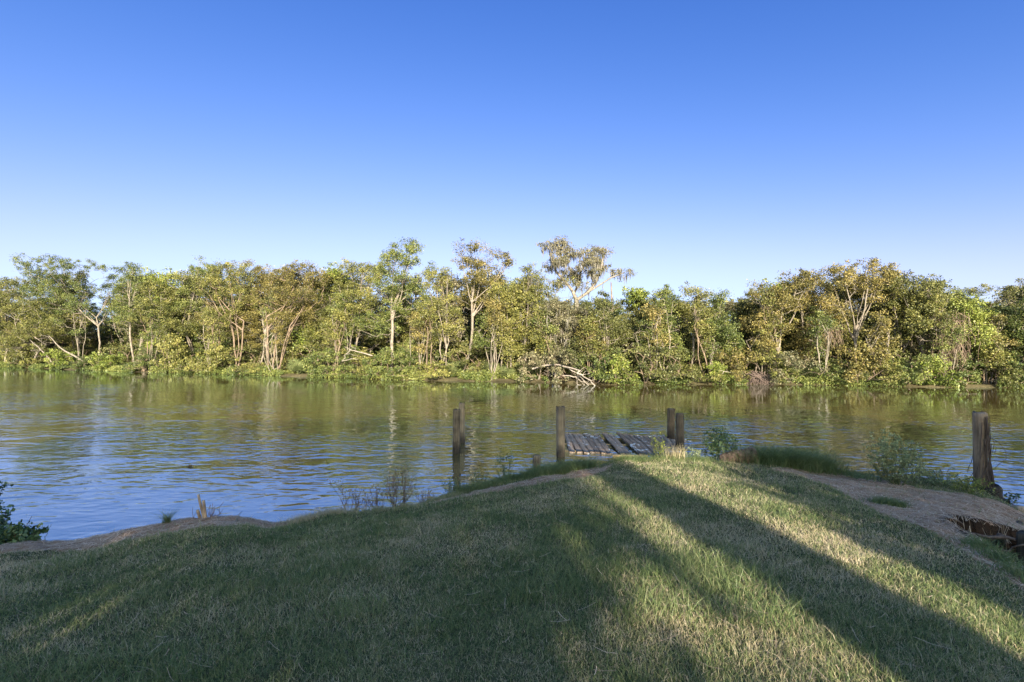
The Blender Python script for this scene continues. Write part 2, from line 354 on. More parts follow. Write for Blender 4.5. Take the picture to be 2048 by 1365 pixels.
def in_poly(x, y, poly):
    inside = np.zeros(np.shape(x), bool); n = len(poly); j = n-1
    for i in range(n):
        xi, yi = poly[i]; xj, yj = poly[j]
        c = ((yi > y) != (yj > y)) & (x < (xj-xi)*(y-yi)/(yj-yi+1e-12)+xi)
        inside ^= c; j = i
    return inside
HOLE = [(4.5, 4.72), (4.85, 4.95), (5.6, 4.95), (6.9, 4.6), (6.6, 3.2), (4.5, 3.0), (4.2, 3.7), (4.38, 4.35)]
def ground_z(x, y):
    x = np.asarray(x, float); y = np.asarray(y, float)
    th = np.arctan2(x, y); r = np.hypot(x, y)
    R = np.interp(th, cth, cR); Z = np.interp(th, cth, cz)
    R = R + .10*(vnoise(th*9, th*0, 1, 2)-.5)
    t = np.clip(r/R, 0, 1)
    z = Z + (1.2 - Z)*(1 - t**1.6)
    z = z + (.085*(vnoise(x, y, 1.1, 3)-.5) + .02*(vnoise(x, y, 6, 2)-.5))*sstep(.5, 3, r)
    edge_ = sstep(2.4, .2, np.abs(r-R+.4)); z = z + edge_*(.07*(vnoise(x, y, 2.6, 3, 4.)-.5) + .035*(vnoise(x, y, 11, 2, 8.)-.5))
    over = np.maximum(r - R, 0)
    z = z - over*.35 - np.maximum(over-.25, 0)*1.1
    # washed-out hole in the bank on the right
    hole = 0.
    for ox, oy in ((-.04, 0), (.04, 0), (0, -.04), (0, .04), (0, 0)):
        hole = hole + in_poly(x+ox+.22*(vnoise(x, y, 4, 2)-.5), y+oy+.22*(vnoise(x, y, 4, 2, 7.)-.5), HOLE)/5.
    z = z - hole*np.maximum(z - .02, 0)
    z = np.maximum(z, -.8)
    # far bank
    ys = shoreY(x)
    f = np.clip((y - ys)*.5, -.8, .16) + np.clip((y-ys-3)*.04, 0, .5) + .12*(vnoise(x, y, .7, 3)-.5)*sstep(-2, 1, y-ys)
    return np.maximum(z, f)

# bare, straw-littered soil: world outlines measured from the photograph
def wp(pts): return [tuple(unproj(px, py, z)[:2]) for px, py, z in pts]
DIRT_R = wp([(1530, 943, .66), (1600, 938, .62), (1700, 948, .58), (1800, 962, .54), (1830, 985, .55), (1960, 1010, .5), (1985, 1005, .48), (2048, 1028, .5)]) + [(9, 6.5), (9, 2.6)] + \
         wp([(2120, 1235, .95), (2048, 1185, .92), (1980, 1150, .88), (1900, 1112, .84), (1800, 1068, .78), (1755, 1052, .76), (1725, 1030, .74), (1680, 995, .70), (1600, 962, .67)])
DIRT_C = wp([(1120, 952, .66), (1180, 934, .69), (1225, 933, .71), (1215, 946, .73), (1160, 962, .7), (1085, 982, .66), (980, 990, .58), (900, 1010, .52), (850, 1018, .48), (880, 1000, .47), (960, 982, .52), (1060, 966, .62)])
DIRT_L = [(-9, 3.5)] + wp([(-60, 1125, .38), (60, 1112, .38), (200, 1099, .42), (330, 1083, .48), (450, 1070, .52), (530, 1060, .48), (580, 1048, .42)]) + [(-3, 8), (-9, 8)]
def dirtness(x, y):
    jx = x + .16*(vnoise(x, y, 2.5, 3)-.5); jy = y + .16*(vnoise(x, y, 2.5, 3, 9.)-.5)
    d = in_poly(jx, jy, DIRT_R) | in_poly(jx, jy, DIRT_C) | in_poly(jx, jy, DIRT_L)
    r = np.hypot(x, y); R = np.interp(np.arctan2(x, y), cth, cR)
    d = d | (r > R + .12)
    return d.astype(float)

def lin(a, b, s): return np.arange(a, b-1e-6, s)
gx = np.concatenate([[-3000, -800, -300, -150, -100], lin(-80, -12, 2), lin(-12, -8, .2), lin(-8, 9, .05), lin(9, 13, .2), lin(13, 80, 2), [80, 110, 160, 300, 800, 3000]])
gy = np.concatenate([[-3000, -800, -200, -80, -40, -20, -10, -5, -2], lin(-1, 1, .2), lin(1, 10, .05), lin(10, 13, .3), lin(13, 26, 1.5), lin(26, 62, .6), lin(62, 120, 5), [120, 200, 400, 1000, 3000]])
GX, GY = np.meshgrid(gx, gy, indexing='ij')
GZ = ground_z(GX, GY)
nx, ny = GX.shape
I, J = np.meshgrid(np.arange(nx-1), np.arange(ny-1), indexing='ij')
gq = np.stack([I*ny+J, (I+1)*ny+J, (I+1)*ny+J+1, I*ny+J+1], -1).reshape(-1, 4)
gb = MB(); gb.add(np.stack([GX, GY, GZ], -1).reshape(-1, 3), gq)
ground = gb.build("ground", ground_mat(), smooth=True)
tag(ground, "sloping river bank soil and forest floor", kind="structure")
da = ground.data.attributes.new("dirt", 'FLOAT', 'POINT')
dv = np.where(GY.ravel() < 14, dirtness(GX.ravel(), GY.ravel()), .18)
da.data.foreach_set("value", dv.astype(np.float32))
dp = ground.data.attributes.new("damp_shade", 'FLOAT', 'POINT')  # damp soil along the waterline, plus the hole's shade painted into its soil colour
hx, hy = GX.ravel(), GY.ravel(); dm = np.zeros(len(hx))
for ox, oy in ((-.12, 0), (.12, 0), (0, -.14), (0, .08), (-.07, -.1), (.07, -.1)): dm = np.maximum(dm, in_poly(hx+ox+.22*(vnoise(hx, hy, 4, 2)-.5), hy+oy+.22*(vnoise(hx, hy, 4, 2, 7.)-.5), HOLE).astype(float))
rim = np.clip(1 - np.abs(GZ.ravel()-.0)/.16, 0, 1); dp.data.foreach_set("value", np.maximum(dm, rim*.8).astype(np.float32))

wb = MB(); wb.add([(-3000, -500, 0), (3000, -500, 0), (3000, 3000, 0), (-3000, 3000, 0)], [(0, 1, 2, 3)])
water = wb.build("river_water", water_mat())
tag(water, "rippled brown river reflecting trees and blue sky", kind="structure")

# ------------------------------------------------------------------ grass
def blades(mb, x, y, z, h, w, lean, hue, seg=2, azim=None):
    n = len(x)
    az = nr.uniform(0, 2*np.pi, n) if azim is None else azim
    fx = nr.uniform(0, 2*np.pi, n)
    dx, dy = np.cos(az)*lean*h, np.sin(az)*lean*h
    sx, sy = np.cos(fx)*w/2, np.sin(fx)*w/2
    rows = []
    for k in range(seg+1):
        t = k/seg; ww = (1 - .9*t**1.5); hz = h*(t - .25*t*t*np.minimum(lean, 1.4))
        cx, cy, cz_ = x+dx*t*t, y+dy*t*t, z-.004+hz
        rows.append(np.stack([cx-sx*ww, cy-sy*ww, cz_], -1)); rows.append(np.stack([cx+sx*ww, cy+sy*ww, cz_], -1))
    V = np.stack(rows, 1).reshape(-1, 3); m = 2*(seg+1)
    b = (np.arange(n)*m)[:, None]
    Q = np.concatenate([np.stack([b+2*k, b+2*k+1, b+2*k+3, b+2*k+2], -1).reshape(n, 1, 4) for k in range(seg)], 1).reshape(-1, 4)
    mb.add(V, Q, np.repeat(hue, seg))

def dryness(x, y):
    p = vnoise(x, y, 1.3, 3); q = vnoise(x, y, 7, 2, 5.)
    return np.clip(.50 + (p-.5)*1.6 + (q-.5)*.9, 0, 1)

n_try = 2300000
u = nr.random(n_try); r0, r1 = 1.25, 11.0
rr = (r0**.75 + u*(r1**.75 - r0**.75))**(1/.75)      # density falls off with distance
th = nr.uniform(-1.05, 1.05, n_try)
x = rr*np.sin(th); y = rr*np.cos(th)
z = ground_z(x, y)
dirt = dirtness(x, y); R = np.interp(th, cth, cR)
keep = (rr < R + .10) & (z > .05) & ((dirt < .5) | (nr.random(n_try) < .03))
keep &= nr.random(n_try) < .42
x, y, z, rr = x[keep], y[keep], z[keep], rr[keep]
dry = dryness(x, y); thin = vnoise(x, y, 3.0, 2, 3.)
keep = nr.random(len(x)) < np.clip(1.35 - 1.0*np.clip(thin, .2, .8), .4, 1)
x, y, z, rr, dry = x[keep], y[keep], z[keep], rr[keep], dry[keep]
n = len(x)
hue = np.clip(np.where(nr.random(n) < dry*.85, nr.normal(.78, .16, n), nr.normal(.24, .22, n)), 0, 1)
tall = vnoise(x, y, 1.0, 2, 13.)
h = nr.gamma(5, .0060, n)*(0.65 + .9*tall)*np.where(hue > .6, .8, 1.1)
w = nr.uniform(.0020, .0038, n)*np.clip((rr/2.2)**.6, .85, 2.1)
gmb = MB(); blades(gmb, x, y, z, h, w, nr.uniform(.15, 1.3, n), hue)
nl = 9500                                           # taller loose blades
th = nr.uniform(-.95, .95, nl*4); rr = nr.uniform(1.4, 4.4, nl*4)
x = rr*np.sin(th); y = rr*np.cos(th)
kp = (vnoise(x, y, 1.2, 2, 21.) > .52 + .05*(rr-1.5)) & (dirtness(x, y) < .5)
x, y = x[kp][:nl], y[kp][:nl]; n = len(x)
blades(gmb, x, y, ground_z(x, y), nr.uniform(.05, .16, n), nr.uniform(.003, .0055, n), nr.uniform(.3, 1.2, n), np.clip(nr.normal(.2, .15, n), 0, 1), seg=4)
lawn = gmb.build("grass", GRASS)
tag(lawn, "short mown lawn grass, green mixed with dry straw blades", cat="grass", kind="stuff")

# dead grass litter lying on the soil and in the lawn
def litter(mb, x, y, ln, wd, hue, tilt=.15, lift=.004):
    n = len(x); az = nr.uniform(0, 2*np.pi, n); z = ground_z(x, y)+lift
    dx, dy = np.cos(az)*ln/2, np.sin(az)*ln/2; tz = nr.uniform(-tilt, tilt, n)*ln*.5
    z0, z1 = ground_z(x-dx, y-dy), ground_z(x+dx, y+dy)
    z0 = np.maximum(z0, z-.03)+lift; z1 = np.maximum(z1, z-.03)+lift
    px_, py_ = -np.sin(az)*wd/2, np.cos(az)*wd/2
    V = np.stack([np.stack([x-dx-px_, y-dy-py_, z0], -1), np.stack([x-dx+px_, y-dy+py_, z0], -1),
                  np.stack([x+px_, y+py_, z+.004+abs(tz)], -1), np.stack([x-px_, y-py_, z+.004+abs(tz)], -1),
                  np.stack([x+dx+px_, y+dy+py_, z1], -1), np.stack([x+dx-px_, y+dy-py_, z1], -1)], 1).reshape(-1, 3)
    b = (np.arange(n)*6)[:, None]
    Q = np.concatenate([np.hstack([b, b+1, b+2, b+3])[:, None], np.hstack([b+3, b+2, b+4, b+5])[:, None]], 1).reshape(-1, 4)
    mb.add(V, Q, np.repeat(hue, 2))
nL = 150000
x = nr.uniform(-8.5, 9, nL); y = nr.uniform(2.2, 9, nL)
kp = (dirtness(x, y) > .5) & (ground_z(x, y) > .06) & (np.hypot(x, y) < np.interp(np.arctan2(x, y), cth, cR)+.5)
x, y = x[kp], y[kp]; n = len(x)
lmb = MB(); litter(lmb, x, y, nr.uniform(.03, .15, n), nr.uniform(.0025, .0055, n), np.clip(nr.normal(.45, .25, n), 0, 1))
n = 420
th = nr.uniform(-.9, .9, n); rr = nr.uniform(1.5, 6.5, n); x = rr*np.sin(th); y = rr*np.cos(th)
litter(lmb, x, y, nr.uniform(.05, .15, n), nr.uniform(.0015, .0028, n), np.clip(nr.normal(.6, .2, n), 0, 1), lift=.045)
lit = lmb.build("dead_grass_litter", STRAW); tag(lit, "pale dead grass and pine needles strewn over the bare bank", cat="litter", kind="stuff")
print("grass done")

# ------------------------------------------------------------------ trees
def leaf_quads(mb, centers, per, rad, size, flat=.7, hue_sd=.18, base_hue=None, droop=0.0):
    C_ = np.repeat(centers, per, axis=0); n = len(C_)
    rr_ = np.repeat(rad, per)[:, None] if np.ndim(rad) else rad
    off = np.clip(nr.normal(0, .5, (n, 3)), -.85, .85)*rr_*np.repeat(nr.uniform(.55, 1.25, (len(centers), 1)), per, axis=0); off[:, 2] *= flat; off[:, 2] -= droop*np.abs(nr.normal(0, 1, n))
    P = C_ + off
    a = nr.uniform(0, 2*np.pi, n); tilt = nr.normal(0, .75, n)
    u_ = np.stack([np.cos(a)*np.cos(tilt), np.sin(a)*np.cos(tilt), np.sin(tilt)], -1)
    nrm = nr.normal(0, 1, (n, 3)); nrm[:, 2] += .5
    v_ = np.cross(nrm, u_); v_ /= np.linalg.norm(v_, axis=1)[:, None]+1e-9
    s = (size*nr.uniform(.6, 1.35, n))[:, None]
    V = np.stack([P-u_*s*.5, P+v_*s*.30, P+u_*s*.5, P-v_*s*.30], 1).reshape(-1, 3)
    Q = (np.arange(n)*4)[:, None] + np.arange(4)[None]
    bh = np.repeat(nr.normal(.5, .16, len(centers)) if base_hue is None else base_hue, per)
    mb.add(V, Q, np.clip(bh + nr.normal(0, hue_sd, n), 0, 1))

def sample_lobes(lobes, n, hollow=.35):
    lo = np.array(lobes, float); vol = lo[:, 3]*lo[:, 4]*lo[:, 5]; p = vol**.8/np.sum(vol**.8)
    k = nr.choice(len(lo), n, p=p)
    d = nr.normal(0, 1, (n, 3)); d /= np.linalg.norm(d, axis=1)[:, None]
    r_ = nr.uniform(hollow**3, 1, n)**(1/3)
    return lo[k, :3] + d*lo[k, 3:6]*r_[:, None]

def grow(stems, targets, tip=.0125, power=2.25, rmax=None, sides=5, mb=None, zmin=None):
    """stems: list of polylines; targets joined one by one to the nearest limb; radii from what each limb carries"""
    nodes = []; parent = []; paths = []
    for st in stems:
        idx = []
        for i, p in enumerate(st):
            if i == 0 and nodes:
                dd = np.linalg.norm(np.array(nodes)-np.array(p), axis=1); kk = int(np.argmin(dd))
                if dd[kk] < .3: idx.append(kk); continue
            parent.append(idx[-1] if idx else -1); nodes.append(np.array(p, float)); idx.append(len(nodes)-1)
        paths.append(idx)
    fork = np.mean([st[-1] for st in stems], axis=0)
    order = np.argsort(np.linalg.norm(targets-fork, axis=1))
    zfork = min(st[-1][2] for st in stems)*.55 if zmin is None else zmin
    for ti in order:
        T = targets[ti]; A = np.array(nodes)
        d = np.linalg.norm(A-T, axis=1) + 1.3*np.maximum(0, A[:, 2]-T[2]+.2) + 2.5*(A[:, 2] < min(zfork, T[2]-.1))
        k = int(np.argmin(d)); L_ = np.linalg.norm(T-A[k])
        if L_ < .12: continue
        seg = max(2, min(5, int(L_/.35)+1)); idx = [k]
        bow = nr.normal(0, .10*L_, 3); bow[2] = abs(bow[2])*.4 + .10*L_*(T[2] > A[k][2])*0
        for s_ in range(1, seg+1):
            t = s_/seg
            p = A[k]*(1-t) + T*t + bow*math.sin(math.pi*t)*1.0 + nr.normal(0, .035*L_, 3)*(t < 1)
            parent.append(idx[-1]); nodes.append(p); idx.append(len(nodes)-1)
        paths.append(idx)
    m = len(nodes); acc = np.zeros(m); ch = np.zeros(m, int)
    for i in range(m-1, -1, -1):
        if acc[i] == 0: acc[i] = tip**power
        if parent[i] >= 0: acc[parent[i]] += acc[i]
    rad = acc**(1/power)
    if rmax: rad = rad*min(1.0, rmax/rad.max()) if rad.max() > rmax else rad
    mb = mb or MB(); A = np.array(nodes)
    for pi, idx in enumerate(paths):
        r_ = rad[idx].copy()
        if pi >= len(stems): r_[0] = min(r_[0], r_[1]*1.25)
        else: r_[0] *= 1.35
        mb.tube(A[idx], r_, sides if r_[0] > .03 else 4)
    return mb, A

def moss(mb, pts, n, lmin=.3, lmax=1.1, w=.03):
    k = nr.integers(0, len(pts), n); P = pts[k] + nr.normal(0, .12, (n, 3))
    for rep in range(3):
        L_ = nr.uniform(lmin, lmax, n)*nr.uniform(.5, 1, n); a = nr.uniform(0, np.pi, n)
        ww = w*nr.uniform(.5, 1.3, n); Q0 = P + nr.normal(0, .06, (n, 3))
        ux, uy = np.cos(a)*ww, np.sin(a)*ww; j = nr.normal(0, .03, (n, 3))
        V = np.stack([Q0 + np.stack([-ux, -uy, 0*ux], -1), Q0 + np.stack([ux, uy, 0*ux], -1),
                      Q0 + np.stack([ux*.9, uy*.9, -L_*.5], -1)+j, Q0 + np.stack([-ux*.9, -uy*.9, -L_*.5], -1)+j,
                      Q0 + np.stack([ux*.1, uy*.1, -L_], -1)-j, Q0 + np.stack([-ux*.1, -uy*.1, -L_], -1)-j], 1).reshape(-1, 3)
        b = (np.arange(n)*6)[:, None]
        Q = np.concatenate([np.hstack([b, b+1, b+2, b+3])[:, None], np.hstack([b+3, b+2, b+4, b+5])[:, None]], 1).reshape(-1, 4)
        mb.add(V, Q, np.repeat(np.clip(nr.normal(.5, .2, n), 0, 1), 2))

def bendline(a, b, n=6, jit=.05, bow=None):
    a = np.array(a, float); b = np.array(b, float); L_ = np.linalg.norm(b-a); out = []
    bw = nr.normal(0, jit*L_, 3) if bow is None else np.array(bow, float)
    for i in range(n):
        t = i/(n-1); p = a*(1-t)+b*t + bw*math.sin(math.pi*t) + nr.normal(0, jit*L_*.18, 3)*(0 < t < 1); out.append(p)
    return np.array(out)

def tree_parts(H, hw, lobes=None, stems=None, lf='olive', crown_lo=.24, dens=1.0, leaf=.105, bare=.95, mossn=0, rmax=.10, per=125, crad=.50):
    if lobes is None:
        lobes = []
        nl_ = 7
        for k in range(nl_):
            zc = H*(crown_lo + (1-crown_lo)*((k+.5)/nl_)); env = math.sin(math.pi*min(.97, max(.12, (zc/H-crown_lo)/(1-crown_lo)*.78+.2)))
            lobes.append((nr.normal(0, .38)*hw*env, nr.normal(0, .38)*hw*env, zc, hw*env*.72, hw*env*.72, H*.13))
        for k in range(4):                          # uneven top
            lobes.append((nr.uniform(-.75, .75)*hw, nr.uniform(-.5, .5)*hw, H*nr.uniform(.84, .93), hw*.33, hw*.33, H*.07))
    if stems is None:
        ns = nr.choice([1, 2, 2, 3]); fz = H*nr.uniform(.30, .42); stems = []
        for k in range(ns):
            dx = nr.normal(0, .10)*hw; tx = nr.normal(0, .30)*hw + dx
            stems.append(bendline((dx, nr.normal(0, .12), -.3), (tx, nr.normal(0, .2)*hw, fz*nr.uniform(.8, 1.3)), 6, .05))
    stems = list(stems); lo_ = np.array(lobes, float); zt_ = np.quantile(lo_[:, 2], .35); up_ = lo_[lo_[:, 2] >= zt_]
    for s0 in list(stems):
        for k in range(max(2, 7//len(stems))):
            tgt = up_[nr.integers(len(up_))]; e_ = tgt[:3] + nr.normal(0, .25, 3)*tgt[3:6]; b0 = s0[-1] if k % 2 else s0[-2]
            stems.append(bendline(b0, b0 + (e_-b0)*nr.uniform(.75, 1.0), 6, .05, bow=(nr.normal(0, .1), nr.normal(0, .1), -.06*np.linalg.norm(e_-b0))))
    vol = sum(l[3]*l[4]*l[5] for l in lobes)
    nt_ = int(min(400, max(90, 29*vol**.62))*dens)
    T = sample_lobes(lobes, nt_)
    nb_ = int(nt_*bare); Tb = sample_lobes(lobes, nb_, .5); Tb[:, 2] -= .06*H
    tb, A = grow(stems, np.concatenate([T, Tb]), rmax=rmax)
    cb = MB(); leaf_quads(cb, T, per, nr.uniform(.7, 1.25, len(T))*crad, leaf)
    # twig ends: small outlying tufts
    T2 = T + np.clip(nr.normal(0, .28, T.shape), -.4, .4); leaf_quads(cb, T2, int(per*.28), .26, leaf)
    ms = None
    if mossn:
        ms = MB(); pts = A[A[:, 2] > H*.35]; moss(ms, pts, mossn)
    return tb, cb, ms

def place_tree(name, label, X, Y, H, hw, lf, group, bark=None, **kw):
    base = ground_z(X, Y)
    root = empty(name, (X, Y, float(base)))
    tag(root, label, "tree", group)
    tb, cb, ms = tree_parts(H, hw, lf=lf, **kw)
    tb.build("trunk", bark or BARK, root, smooth=True)
    cb.build("crown", LEAF[lf], root)
    if ms: tag(ms.build("spanish_moss", LEAF['moss'], root), kind="stuff")
    return root

FG = "trees along the far bank"
# photo x, crown top y, half width px, leaf kind, set back from the waterline, short name, label, extras
FRONT = [
 (-75, 560, 60, 'olive', 1.5, None, "low bushy tree at the far left end of the wooded bank", {}),
 (10, 556, 62, 'olive', 1.0, "the leaning bare-limbed tree", "sprawling tree with long pale bare limbs reaching out low over the water", dict(crown_lo=.2, bare=1.0, dens=.9)),
 (135, 514, 78, 'green', 4.0, "the wide dome-topped tree", "wide dark green dome-topped tree, tallest at the left of the bank", dict(lobes_px=[(140, 535, 62, 20), (95, 555, 40, 20), (190, 560, 35, 25), (165, 525, 22, 14), (130, 580, 70, 28), (100, 625, 70, 30)], fork=(185, 640), basepx=200)),
 (60, 600, 62, 'olive', .8, "the low arching tree", "low yellowish tree with arching branches beside the wide dome-topped tree", dict(crown_lo=.22, bare=.9)),
 (268, 523, 42, 'green', 3.0, "the slender straight-trunked tree", "slender green tree with one straight reddish trunk and pointed top", dict(lobes_px=[(263, 540, 22, 18), (285, 560, 22, 18), (245, 575, 25, 20), (270, 600, 38, 20), (255, 630, 34, 20)], fork=(268, 600), basepx=272)),
 (330, 548, 46, 'olive', 2.0, "the thin-crowned tree", "thin-crowned olive tree with a pale forked stem, right of the slender straight tree", dict(bare=.6)),
 (395, 520, 52, 'green', 4.5, "the feathery-topped tree", "feathery-topped green tree with blue showing through its tip", dict(dens=.85)),
 (455, 524, 52, 'olive', 1.2, "the three-stemmed waterside tree", "tree standing on three slim brown stems at the very edge of the water", dict(lobes_px=[(455, 540, 42, 18), (430, 575, 40, 24), (475, 590, 38, 28), (445, 630, 42, 22), (490, 545, 24, 20)], nst=3, fork=(470, 640), basepx=472, bark='d')),
 (515, 524, 40, 'golden', 4.0, "the rusty-tipped tree", "rusty-tipped tree between the three-stemmed tree and the fan-branched tree", {}),
 (572, 519, 70, 'golden', 1.6, "the fan-branched golden tree", "golden tree with slim trunks fanning into a wide spray of pale branches", dict(lobes_px=[(545, 545, 45, 24), (590, 540, 45, 22), (635, 550, 28, 22), (610, 585, 50, 28), (555, 590, 50, 24), (600, 625, 48, 18)], nst=5, fork=(560, 640), basepx=545, bare=.9, bark='d')),
 (652, 540, 30, 'olive', 4.5, "the small gap-side tree", "small olive tree beside the bright sky gap left of centre", {}),
 (705, 524, 42, 'olive', 2.5, "the ragged-topped tree", "ragged olive tree with one loose tuft above its left shoulder", dict(lobes_px=[(683, 526, 11, 8), (715, 535, 26, 16), (745, 548, 30, 20), (700, 575, 30, 20), (725, 600, 50, 30), (700, 640, 45, 25)])),
 (810, 482, 56, 'green', 2.6, "the tall spiky-topped tree", "tall dark green tree with upright spiky top, left of the tall round-lobed tree", dict(lobes_px=[(785, 498, 22, 16), (818, 490, 18, 14), (835, 515, 26, 20), (800, 525, 38, 22), (855, 530, 18, 16), (790, 560, 55, 26), (820, 600, 52, 30), (760, 640, 55, 30)], fork=(788, 620), basepx=785, rmax=.15)),
 (882, 532, 38, 'olive', 2.0, "the pale-branched tree", "thin tree of crooked pale branches and sparse leaves, left of the tall round-lobed tree", dict(dens=.7, bare=1.2)),
 (955, 478, 52, 'golden', 2.8, "the tall round-lobed tree", "tall brown-green tree with rounded lobes on top and a long slanting trunk", dict(lobes_px=[(930, 492, 22, 14), (962, 492, 22, 14), (988, 496, 16, 14), (1008, 518, 20, 14), (955, 520, 38, 18), (925, 515, 18, 20), (970, 552, 45, 18), (945, 590, 42, 24), (990, 610, 36, 24)], fork=(945, 610), basepx=917, rmax=.14)),
 (1015, 560, 32, 'olive', 1.6, "the ivy-stemmed tree", "short tree whose pale stem is wrapped in yellow-green ivy below the round-lobed tree", {}),
 (1060, 526, 42, 'olive', 2.6, "the moss-draped thicket tree", "moss-draped olive tree just left of the old oak on the skyline", dict(mossn=90)),
 (1110, 596, 50, 'oak', 1.2, "the drab mossy tree", "drab brown mossy tree under the left arm of the skyline oak", dict(mossn=120, crown_lo=.25)),
 (1158, 602, 44, 'oak', 2.4, "the low tree in front of the oak trunk", "low brownish tree standing in front of the skyline oak's trunk", dict(crown_lo=.2, mossn=60)),
 (1208, 592, 55, 'dark', 1.4, "the dark low tree", "dark low-crowned tree under the right arm of the skyline oak", dict(crown_lo=.2)),
 (1272, 586, 40, 'dark', 3.2, "the vine-topped tree", "dark tree with its top smothered by bright lime-green vine", dict(vine=True)),
 (1330, 578, 44, 'green', 1.6, "the grey-green rounded tree", "grey-green rounded tree between the vine-topped tree and the white-trunked tree", dict(crown_lo=.2)),
 (1388, 570, 38, 'olive', 2.6, "the white-trunked tree", "thin tree with a slightly slanting whitish trunk and small airy top", dict(lobes_px=[(1385, 580, 24, 11), (1410, 590, 20, 14), (1375, 610, 30, 18), (1400, 640, 30, 20)], fork=(1385, 640), basepx=1372, dens=.8)),
 (1438, 582, 38, 'green', 1.8, "the neat domed tree", "neatly domed green tree just right of the white-trunked tree", dict(crown_lo=.18, bare=.15)),
 (1500, 592, 30, 'dark', 3.6, "the shadowy notch tree", "shadowy dark tree in the low notch of the tree line", {}),
 (1552, 556, 56, 'golden', 1.6, "the brown broad tree", "broad brownish tree at the left end of the right-hand group of tall trees", dict(lobes_px=[(1525, 580, 30, 18), (1565, 560, 34, 16), (1600, 560, 24, 16), (1560, 600, 55, 25), (1540, 640, 50, 28)])),
 (1618, 548, 46, 'golden', 3.2, "the tan-vined tree", "tree with a curtain of tan dead vine halfway up its right side", dict(deadvine=(1635, 640, 690))),
 (1700, 524, 66, 'golden', 2.2, "the tall forked tree", "tall golden tree with one stout pale trunk forking into a Y", dict(lobes_px=[(1685, 532, 22, 12), (1725, 530, 22, 12), (1660, 555, 24, 18), (1760, 545, 28, 18), (1710, 565, 50, 18), (1740, 590, 40, 20), (1665, 600, 30, 24)], fork=(1714, 662), basepx=1703, rmax=.15, nst=1)),
 (1785, 540, 46, 'olive', 3.6, "the curved grey-trunked tree", "tree with a curved grey trunk right of the stout forked tree", {}),
 (1848, 542, 52, 'olive', 2.0, "the dead-vine tree", "tree hung with a long brown curtain of dead vine", dict(lobes_px=[(1862, 552, 14, 12), (1835, 568, 32, 18), (1885, 582, 24, 10), (1860, 600, 45, 20), (1830, 640, 40, 30)], deadvine=(1866, 618, 722))),
 (1915, 590, 34, 'green', 3.0, "the open-topped small tree", "small open-topped green tree right of the dead-vine tree", {}),
 (1955, 602, 42, 'bright', 1.5, "the bright leafy tree", "bright yellow-green leafy tree reaching almost down to the water at right", dict(crown_lo=.08, bare=.1)),
 (2008, 608, 38, 'green', 2.6, "the tree right of the bright one", "mid-green tree just right of the bright yellow-green leafy tree", {}),
 (2050, 556, 34, 'dark', 4.5, "the dark edge tree", "dark tall tree cut by the right edge of the view", {}),
 (2110, 600, 60, 'green', 1.5, None, "rounded green tree just beyond the right edge of the view", {}),
]
def far_pos(px, off):
    Y = 33.0
    for _ in range(12): Y = float(shoreY(np.array((px-PX0)/F*Y))) + off
    return (px-PX0)/F*Y, Y

front_roots = []
for (px, top, hwp, lf, off, short, label, kw) in FRONT:
    kw = dict(kw)
    X, Y = far_pos(px, off); s = Y/F; gz = float(ground_z(X, Y))
    top_z = CAMZ + (PY0-top)*s; H = top_z - gz; hw = hwp*s
    args = {k: kw[k] for k in ('crown_lo', 'bare', 'dens', 'mossn', 'rmax') if k in kw}
    if 'lobes_px' in kw:
        lb = []
        for (lx, ly, rx, rz) in kw['lobes_px']:
            lb.append(((lx-px)*s, nr.normal(0, .3)*hw, CAMZ+(PY0-ly)*s-gz-.15, rx*s*.92, rx*s*.9, rz*s))
        args['lobes'] = lb
    if 'fork' in kw:
        fx, fy = kw['fork']; bx = (kw['basepx']-px)*s; F_ = np.array([(fx-px)*s, 0, CAMZ+(PY0-fy)*s-gz]); ns = kw.get('nst', 1); st = []
        for k in range(ns):
            sp = (k-(ns-1)/2)
            st.append(bendline((bx+sp*.28+nr.normal(0, .08), nr.normal(0, .25), -.3), F_+np.array([sp*.62, nr.normal(0, .5), nr.normal(0, .35)]), 7, .03))
        args['stems'] = st
    root = place_tree("tree", label, X, Y, H, hw, lf, FG, bark=BARK_D if kw.get('bark') == 'd' else None, **args)
    if kw.get('vine'):
        vb = MB(); c = np.stack([nr.normal(-.1, .45, 40), nr.normal(-.6, .4, 40), H + .15 - abs(nr.normal(0, .5, 40))], -1)
        leaf_quads(vb, c, 45, .3, .15); vb.build("vine", LEAF['bright'], root)
    if kw.get('deadvine'):
        vx, y0, y1 = kw['deadvine']; vb = MB(); nv = 90 if px < 1700 else 160
        zt = CAMZ+(PY0-y0)*s-gz; zb = CAMZ+(PY0-y1)*s-gz
        for k in range(nv):
            cx = (vx-px)*s + nr.normal(0, .5); z0_ = zt-abs(nr.normal(0, .5)); ln = nr.uniform(.25, .75)*(zt-zb)
            z0_ = max(z0_ - nr.uniform(0, .45)*(zt-zb), zb+ln*.6); yy = -hw*.75+nr.normal(0, .25)
            p = np.array([[cx, yy, z0_], [cx+nr.normal(0, .12), yy, z0_-ln*.35], [cx+nr.normal(0, .12), yy, z0_-ln*.7], [cx+nr.normal(0, .15), yy, z0_-ln]])
            pp = bendline(p[0], p[3], 8, .16); vb.tube(pp, np.linspace(.011, .005, 8), 3, nr.random())
        vb.build("dead_vine", LEAF['vine'], root)
    front_roots.append((root, px, top, off, short, lf, H))
